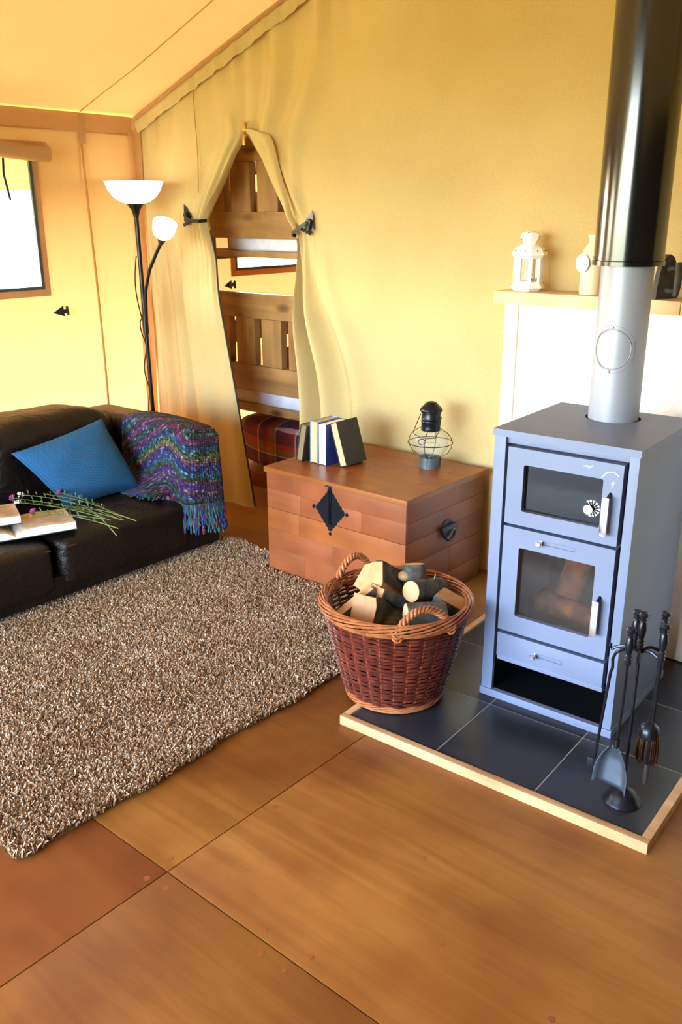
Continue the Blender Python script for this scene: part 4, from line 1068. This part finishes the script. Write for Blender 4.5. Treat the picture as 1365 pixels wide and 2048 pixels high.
# ---- bunk bed behind the door
BB = 3.50; BX0 = -4.02; BLN = 1.95
bb_ = thing('bunk_bed', 'rustic pine bunk bed with slatted side rails, seen through the open tent flap', 'bed', (BX0, BB, 0))
DB = .95
def bp(name, a, b, mat='bedwood', bev=.003): return obj(name, G().box(a, b, bev), mt[mat], bb_)
for yy in (.046, DB):
    for xx in (-.0, BLN-.09): bp('post', (xx-.10, yy, 0), (xx-.01, yy+.07, 2.0), 'bedslat')
def guard(zt0, zt1, zs0, zb0, zb1, y=0):
    bp('top_rail', (-.06, y, zt0), (BLN, y+.045, zt1)); bp('lower_rail', (-.06, y, zb0), (BLN, y+.045, zb1))
    k = 0; x = .047
    while x < BLN-.2:
        bp('slat', (x, y+.001, zb1+.001), (x+.152, y+.046, zt0-.001), 'bedslat'); x += .207
guard(1.818, 1.94, 1.818, 1.425, 1.563)
guard(.996, 1.132, .996, .578, .730)
for yy in (DB+.024,): bp('back_rail', (-.06, yy, 1.30), (BLN, yy+.045, 1.45)); bp('back_rail', (-.06, yy, .46), (BLN, yy+.045, .60))
bp('side_rail', (-.06, .0, 1.325), (BLN, .045, 1.358)); bp('side_rail', (-.06, .0, .455), (BLN, .045, .498)); bp('base_board', (-.06, .0, .002), (BLN, .045, .095), 'chest')
for zz in (1.325, .455, .06): bp('mattress_base', (-.02, .05, zz), (BLN, DB+.02, zz+.02))
bp('end_rail', (-.065, .12, 1.30), (-.03, DB, 1.36)); bp('end_rail', (-.065, .12, .46), (-.03, DB, .60)); bp('end_rail', (-.065, .12, 1.55), (-.03, DB, 1.68)); bp('end_rail', (-.065, .12, .80), (-.03, DB, .93))
def soft(name, label, cat, x0, x1, y0, y1, za, zb, mat, e=.28, grp=None, ns=.006):
    g = G(); c = ((x0+x1)/2, (y0+y1)/2, (za+zb)/2); h = ((x1-x0)/2, (y1-y0)/2, (zb-za)/2)
    g.se(c, h, e, 64, 28, lambda p: p+Vector((0, 0, ns*noise.noise((p.x*7, p.y*7, p.z*7)))))
    org = Vector((c[0], c[1], za)); g.uv = [(v[0]*1.0, (v[1]-v[2])*1.0) for v in g.v]; g.v = [tuple(Vector(v)-org) for v in g.v]
    o = obj(name, g, mt[mat], None, 60); o.location = org; return tag(o, label, cat, grp)
soft('mattress', 'white mattress of the upper bunk, below its slatted guard', 'mattress', BX0+.06, BX0+BLN-.02, BB+.052, BB+DB+.015, 1.347, 1.465, 'sheet', .22)
soft('mattress', 'white mattress of the middle bunk, above the plaid bed', 'mattress', BX0+.06, BX0+BLN-.02, BB+.052, BB+DB+.015, .477, .605, 'sheet', .22)
soft('duvet', 'red and brown plaid duvet on the bottom bunk near the floor', 'duvet', BX0+.05, BX0+BLN-.02, BB+.048, BB+DB-.02, .082, .40, 'plaid', .34)
soft('duvet', 'dark plaid duvet on the middle bunk behind the slats', 'duvet', BX0+.3, BX0+BLN-.05, BB+.2, BB+DB-.02, .62, .83, 'plaid', .4)
soft('duvet', 'plaid duvet on the upper bunk glimpsed between the slats', 'duvet', BX0+.3, BX0+BLN-.05, BB+.2, BB+DB-.02, 1.48, 1.66, 'plaid', .4)
toggle_tab(wl, wallL, (3.86, 1.128, 0), R(185), .01) if False else None

# ---- sofa
sf = thing('leather_sofa', 'dark brown leather sofa with low cushions along the canvas side wall', 'sofa', (-3.5, 1.6, 0))
def lump(p, a=.012, f=5): return p+Vector((noise.noise((p.x*f, p.y*f, p.z*f+3))*a, noise.noise((p.x*f+9, p.y*f, p.z*f))*a, noise.noise((p.x*f, p.y*f+7, p.z*f))*a))
SX, SY = -3.5, 1.6
def S_(x0, x1, y0, y1, z0_, z1_, e=.3, a=.012, f=5, n=48, m=28, crown=0):
    g = G(); c = ((x0+x1)/2-SX, (y0+y1)/2-SY, (z0_+z1_)/2); h = ((x1-x0)/2, (y1-y0)/2, (z1_-z0_)/2)
    def dsp(p):
        q = (p-Vector(c)); k = max(0, 1-(q.x/h[0])**2)*max(0, 1-(q.y/h[1])**2)
        p = p+Vector((0, 0, crown*k if q.z > 0 else 0)); return lump(p, a, f)
    return g.se(c, h, e, n, m, dsp)
def loc_(p): return (p[0]-SX, p[1]-SY, p[2])
YA = .87
obj('frame', G().box(loc_((-3.93, YA+.03, .045)), loc_((-3.04, 2.66, .14)), .01).box(loc_((-3.96, YA+.03, .1)), loc_((-3.80, 2.62, .57)), .03), mt['leather'], sf)
obj('arm', S_(-3.93, -3.025, 2.495, 2.655, .05, .625, .26, .008, 4), mt['leather'], sf)
obj('arm', S_(-3.93, -3.025, YA-.01, YA+.17, .05, .635, .26, .008, 4), mt['leather'], sf)
ym = (YA+.17+2.505)/2-.0
def seat(y0, y1):
    s = obj('seat_cushion', S_(-3.74, -3.015, y0, y1, .075, .30, .2, .006, 4, 72, 36, .035), mt['leather'], sf)
    zz = .262; pts = [loc_((-3.026+.006*math.sin(y*7), y, zz+.004*math.sin(y*5))) for y in np.linspace(y0+.03, y1-.03, 16)]
    obj('piping', G().tube(pts, .004, 6), mt['piping'], s); return s
seat(1.045, 1.775); seat(1.785, 2.49)
def backc(y0, y1):
    g = S_(-3.80, -3.50, y0, y1, .27, .69, .42, .02, 4.5, 56, 36)
    # slump the top backwards a little
    g.v = [(v[0]-.10*max(0, (v[2]-.35))+.0, v[1], v[2]-.02*abs((v[1]-(y0+y1)/2+SY)/.36)**2) for v in g.v]
    obj('back_cushion', g, mt['leather'], sf)
backc(1.045, 1.775); backc(1.78, 2.475)
for (x, y) in ((-3.09, 2.60), (-3.86, 2.60), (-3.09, .96), (-3.86, .96)): obj('foot', G().lathe([(0, 0), (.026, 0), (.032, .046), (0, .046)], 16, loc_((x, y, 0))), mt['chest_l'], sf)

# ---- blue cushion
def pillow():
    pts_ = {}; N = 25; g = G()
    # four corners in space
    BL, BR_, TR_, TL_ = Vector((-3.33, 2.070, .318)), Vector((-3.30, 2.455, .335)), Vector((-3.49, 2.40, .648)), Vector((-3.50, 1.93, .572))
    nrm = (BR_-BL).cross(TL_-BL).normalized()
    if nrm.x < 0: nrm = -nrm
    vs = []; fs = []; uv = []
    for side in (1, -1):
        for i in range(N):
            for j in range(N):
                u, v = i/(N-1), j/(N-1)
                p = BL*(1-u)*(1-v)+BR_*u*(1-v)+TR_*u*v+TL_*(1-u)*v; c = BL*.25+BR_*.25+TR_*.25+TL_*.25
                eu = (4*u*(1-u)); ev = (4*v*(1-v)); pin = 1-.07*((ev if u in (0, 1) else 0)+(eu if v in (0, 1) else 0))
                # pinch edges inward
                du = .028*ev*(1 if u < .5 else -1)*(1-eu)**2; dv = .028*eu*(1 if v < .5 else -1)*(1-ev)**2
                p = p+(BR_-BL)*du+(TL_-BL)*dv
                th = .075*(eu*ev)**.42; p = p+nrm*side*th*(1 if side > 0 else .8)
                p = p+nrm*side*.006*noise.noise((u*4, v*4, side*3))*(eu*ev)**.3
                vs.append(p); uv.append((u, v))
        o_ = 0 if side == 1 else N*N
        for i in range(N-1):
            for j in range(N-1):
                a, b, c_, d = o_+i*N+j, o_+(i+1)*N+j, o_+(i+1)*N+j+1, o_+i*N+j+1; fs.append((a, b, c_, d) if side == 1 else (d, c_, b, a))
    g.add(vs, fs); g.uv = uv; return g
g = pillow(); org = Vector((-3.42, 2.21, .32)); g.v = [tuple(Vector(v)-org+Vector((.02, -.055, -.004))) for v in g.v]
me_ = bpy.data.meshes.new('cushion'); me_.from_pydata(g.v, [], g.f); ul = me_.uv_layers.new(name='UVMap')
for lp_ in me_.loops: ul.data[lp_.index].uv = g.uv[lp_.vertex_index]
for p_ in me_.polygons: p_.use_smooth = True
me_.materials.append(mt['blueknit'])
cu = bpy.data.objects.new('cushion', me_); C.objects.link(cu); cu.location = org
tag(cu, 'square teal-blue knitted cushion propped on the leather sofa', 'cushion')

# ---- knitted throw over the sofa arm
def throw_path(a, b):
    """a: 0..1 along the arm (back to front, then round the end); b: 0 top back edge .. 1 hem"""
    yi, xo, yo, zt = 2.480, -3.010, 2.665, .640
    L1 = .47; L2 = .160; s = a*(L1+L2)
    c_ = .035
    if s < L1-c_: q = Vector((xo-L1+s, yi, 0)); nr = Vector((0, -1, 0))
    elif s < L1+c_:
        t = (s-L1+c_)/(2*c_)*math.pi/2; q = Vector((xo-c_+c_*math.sin(t), yi+c_-c_*math.cos(t), 0)); nr = Vector((math.sin(t), -math.cos(t), 0))
    else: q = Vector((xo, yi+(s-L1), 0)); nr = Vector((1, 0, 0))
    bt_ = .26
    hem = lerp(.335, .285, sst(.25, .75, a))-.02*sst(.75, 1, a)
    top = zt-.012*a-.012*sst(.7, 1, a)+.008*math.sin(a*5)
    if b < bt_:
        t = b/bt_; far = Vector((min(q.x, xo-.04), yo-.02, 0)); p = far.lerp(q, t**.8); z = top-.02*(1-t)**2 -.020*t**4
    else:
        t = (b-bt_)/(1-bt_); p = q+nr*(.012*math.sin(a*13+t*2)*t+.012+.010*t); z = lerp(top-.02, hem, t)
        # lower part flares out over the seat
        fl_ = sst(.78, 1, t)*(1-sst(.55, .75, a)); p = p+Vector((-.03*(1-a), -.075, 0))*fl_
        p = p+nr*.018*math.exp(-((a-.62-.1*t)/.06)**2)*sst(.3, .8, t)
    return Vector((p.x, p.y, z))
NA, NB = 60, 60; P = []; UV = []
for i in range(NA):
    a = i/(NA-1); P.append([throw_path(a, j/(NB-1)) for j in range(NB)])
    UV.append([(a*.68, (j/(NB-1))*.62+.70*a*(1-sst(.45, .75, a))+.28*sst(.45, .75, a)) for j in range(NB)])
org = Vector((-3.2, 2.55, .3))
g = G().grid([[p-org for p in r] for r in P], UV)
tm_ = mesh('throw_blanket', g, mt['throw'], 80)
bm = bmesh.new(); bm.from_mesh(tm_); bmesh.ops.solidify(bm, geom=bm.faces[:], thickness=-.007); bm.to_mesh(tm_); bm.free()
th_ = obj('throw_blanket', tm_, None); th_.location = org
tag(th_, 'multicoloured striped knitted throw with fringe draped over the sofa arm', 'throw')
# fringe: one tassel strand bundle after the other along the hem
fg = [G() for _ in mt['fringes']]
for k in range(300):
    a = (k+.5)/300; p = throw_path(a, 1)-org; q2 = (throw_path(min(1, a+.01), 1)-throw_path(max(0, a-.01), 1)).normalized()
    nr = Vector((q2.y, -q2.x, 0)); flat = 1-sst(.52, .70, a); L = random.uniform(.065, .10); r = random.uniform(.0028, .0045)
    side = random.uniform(-.014, .014); pts = []
    for t in np.linspace(0, 1, 7):
        if flat > .5: v = Vector((nr.x*L*t*.95+q2.x*side*t-.02*t*(1-a), nr.y*L*t*.95+q2.y*side*t, -.012*math.sin(t*3)*0-.018*t+.004*random.uniform(-1, 1)))
        else: v = nr*(.006+.012*t*random.uniform(.2, 1.2))+q2*(side*t+.003*math.sin(t*7+k))+Vector((0, 0, -L*1.5*t))
        pts.append(p+v)
    if flat > .5: pts = [Vector((v.x, v.y, max(v.z, .322-org.z+.004+.004*(k % 3)))) if v.x+org.x < -3.05 else v for v in pts]
    fg[random.randrange(len(fg)) if random.random() > .25 else random.choice((0, 1))].tube(pts, [r*(1+.25*math.sin(i*2.4+k)) for i in range(7)], 6)
for g, m_ in zip(fg, mt['fringes']):
    o = obj('fringe', g, m_, th_, 70); o['kind'] = 'stuff'

# ---- open books and wildflowers on the seat
def open_book(label, spine, rz, half, h, thick, tl_=1.0, left=True, right=True, mat='print', z=.335):
    o = thing('open_book', label, 'book', (spine[0], spine[1], z), rz)
    g = G()
    for s in ((1,) if not left else (1, -1)): g.box((min(0, s*half), 0, 0), (max(0, s*half), h, .003), .001)
    obj('cover', g, mt['bk_green'], o)
    for s in ((1,) if not left else (1, -1)):
        top = []; n = 14
        for i in range(n+1):
            t = i/n; x = s*half*.985*t; zz = .0035+thick*(.55+.45*math.sin(math.pi*min(1, t*1.25)/1.25*.8+.35) if True else 1)*(min(1, .25+t*6)); top.append((x, zz))
        poly = [(0, .0032)]+[(x, zz) for x, zz in top]+[(s*half*.985, .0032)]
        if s < 0: poly = poly[::-1]
        m = Matrix(((1, 0, 0, 0), (0, 0, 1, .003), (0, 1, 0, 0), (0, 0, 0, 1)))
        obj('page_block', G().prism(poly, m, h-.006), mt['pages_flat'], o, 30)
        P = [[(x, y, zz+.0006) for x, zz in top[1:]] for y in np.linspace(.006, h-.006, 8)]
        pg = obj('page', G().grid(P), mt[mat], o, 60)
        rows_ = G()
        for r_ in range(13):
            y = h-.03-r_*(h-.05)/13
            a = 2
            while a < n-1:
                b = min(n-1, a+random.choice((1, 2, 3))); x0, x1 = top[a][0], top[b][0]
                rows_.add([(top[q][0], y+dy, top[q][1]+.0012) for q in range(a, b+1) for dy in (-.0014, .0014)], [(2*i, 2*i+2, 2*i+3, 2*i+1) for i in range(b-a)]); a = b+(1 if random.random() > .5 else 0)+ (0 if random.random() > .2 else 1)
        pr_ = obj('printed_lines', rows_, mt['ink'], o); pr_['kind'] = 'stuff'
    return o
open_book('open book with white page edges lying under the wildflowers', (-3.118, 1.655), math.atan2(.24, .085), .245, .205, .034, z=.318)
open_book('second open book lying on the first one at the sofa\'s near end', (-3.24, 1.49), math.atan2(.24, .10), .235, .19, .034, z=.366)
WG = 'wildflowers on the open book'
def sprig(label, p0, p1, kind, sag=.01, curve=(0, 0, 0), leaf=True, name='wildflower'):
    p0 = Vector(p0); p1 = Vector(p1); o = thing(name, label, 'flower', p0, 0, WG); d = p1-p0
    pts = [d*t+Vector(curve)*math.sin(math.pi*t)+Vector((0, 0, sag*math.sin(math.pi*t))) for t in np.linspace(0, 1, 12)]
    obj('stem', G().tube(pts, [.0022-.0009*i/11 for i in range(12)], 6), mt['stem'], o)
    if leaf:
        for i in range(3, 11, 1):
          for sgn in (1, -1):
                dd = d.normalized(); sdv = dd.cross(Vector((0, 0, 1))).normalized()*sgn; l = random.uniform(.018, .042)
                b = pts[i]; t_ = b+dd*l*.7+sdv*l*.7+Vector((0, 0, random.uniform(-.002, .018))); mid = (b+t_)/2+Vector((0, 0, .005)); wv_ = dd*.0045
                obj('leaf', G().add([b, mid+wv_, t_, mid-wv_], [(0, 1, 2, 3)]), mt['leaf'], o)
    e = pts[-1]
    if kind == 'knap':
        obj('bud', G().ell(e, (.007, .007, .008), 10, 6), mt['leaf'], o); g = G()
        for k in range(26):
            v = Vector((random.gauss(0, 1), random.gauss(0, 1), random.gauss(.6, .8))).normalized(); v = (v+d.normalized()*.8).normalized(); g.tube([e+v*.004, e+v*.011, e+v*.018], [.0018, .0022, .0012], 4)
        obj('petals', g, mt['knap'], o)
    elif kind == 'white':
        g = G()
        for k in range(16):
            v = Vector((random.gauss(0, 1), random.gauss(0, 1), random.gauss(.3, .6))).normalized(); g.ell(e+v*.012, (.004, .004, .0035), 6, 4)
        obj('petals', g, mt['whitefl'], o)
    elif kind == 'seed': obj('seed_head', G().ell(e, (.018, .010, .010), 10, 8), mt['brownfl'], o)
    return o
zt = .372
sprig('purple knapweed flower farthest out on the left, on a long stem', (-2.90, 2.02, .352), (-3.37, 1.80, .405), 'knap', .012)
sprig('purple knapweed flower lying low over the book gutter', (-2.85, 1.955, .345), (-3.17, 1.775, .392), 'knap', .016)
sprig('small purple flower standing behind the stems near the blue cushion', (-2.93, 2.03, .352), (-3.31, 1.985, .395), 'knap', .016)
sprig('white flower head beside the knapweed', (-2.94, 1.985, .352), (-3.30, 1.78, .405), 'white', .014)
sprig('second white flower head nearest the sofa back', (-2.96, 2.02, .352), (-3.36, 1.83, .415), 'white', .02)
sprig('orange-brown seed head lying on the open page', (-2.97, 1.975, .352), (-3.165, 1.755, .384), 'seed', .012, leaf=False)
sprig('leafy green sprig lying across the right-hand page', (-2.99, 1.99, .352), (-3.135, 1.875, .388), 'none', .012)
sprig('feathery green sprig stretching towards the cushion', (-2.93, 2.05, .350), (-3.33, 1.92, .402), 'none', .018)
sprig('bare straw-pale stem hanging over the seat edge', (-2.835, 1.935, .322), (-3.12, 1.945, .385), 'none', .03, leaf=False)
sprig('long bare stem pointing towards the throw fringe', (-2.87, 2.06, .345), (-3.13, 1.93, .386), 'none', .012, leaf=False)

# ---- shaggy rug
RX0, RX1, RY0, RY1 = -3.14, -1.785, .835, 2.755
def in_rug(x, y):
    if y > 2.598 and x > -2.672: return False
    if x > RX1-.05 and y < RY0+.05 and math.hypot(x-(RX1-.05), y-(RY0+.05)) > .05: return False
    if x < RX0 or y > RY1+.012*math.sin(x*14) or y < RY0+.01*math.sin(x*9): return False
    return x < RX1+.008*math.sin(y*11)+.004*math.sin(y*31)
ru = tag(obj('shag_rug', G().prism([(RX0, RY0+.015), (RX1-.05, RY0+.015), (RX1-.015, RY0+.05), (RX1-.015, 2.585), (-2.685, 2.585), (-2.685, RY1-.02), (RX0, RY1-.02)], Matrix.Translation((0, 0, .0005)), .008), mt['rugbase']), 'beige shaggy rug on the plywood floor in front of the sofa', 'rug')
NT_ = 190000
xs = rng.uniform(RX0, RX1+.02, NT_); ys_ = rng.uniform(RY0-.02, RY1+.02, NT_)
keep = np.array([in_rug(a, b) for a, b in zip(xs, ys_)]); xs, ys_ = xs[keep], ys_[keep]; n = len(xs)
ang_ = rng.uniform(0, 2*np.pi, n); lean = rng.uniform(.002, .016, n); la = rng.uniform(0, 2*np.pi, n)
cl = np.array([noise.noise((x*30, y*30, 5)) for x, y in zip(xs, ys_)]); la = la*.8+cl*4
hgt = rng.uniform(.016, .027, n)*(1+.12*cl); wd = rng.uniform(.0016, .0028, n)
V = np.zeros((n, 6, 3))
dx, dy = np.cos(ang_)*wd, np.sin(ang_)*wd; lx, ly = np.cos(la)*lean, np.sin(la)*lean
for k, (t, wv_) in enumerate(((0, 1), (.55, 1.15), (1, .75))):
    cxx = xs+lx*t*t*1.1; cyy = ys_+ly*t*t*1.1; zz = .006+hgt*t*(1-.12*t)
    V[:, 2*k] = np.stack([cxx-dx*wv_, cyy-dy*wv_, zz], 1); V[:, 2*k+1] = np.stack([cxx+dx*wv_, cyy+dy*wv_, zz], 1)
F = np.array([[0, 1, 3, 2], [2, 3, 5, 4]])[None]+6*np.arange(n)[:, None, None]
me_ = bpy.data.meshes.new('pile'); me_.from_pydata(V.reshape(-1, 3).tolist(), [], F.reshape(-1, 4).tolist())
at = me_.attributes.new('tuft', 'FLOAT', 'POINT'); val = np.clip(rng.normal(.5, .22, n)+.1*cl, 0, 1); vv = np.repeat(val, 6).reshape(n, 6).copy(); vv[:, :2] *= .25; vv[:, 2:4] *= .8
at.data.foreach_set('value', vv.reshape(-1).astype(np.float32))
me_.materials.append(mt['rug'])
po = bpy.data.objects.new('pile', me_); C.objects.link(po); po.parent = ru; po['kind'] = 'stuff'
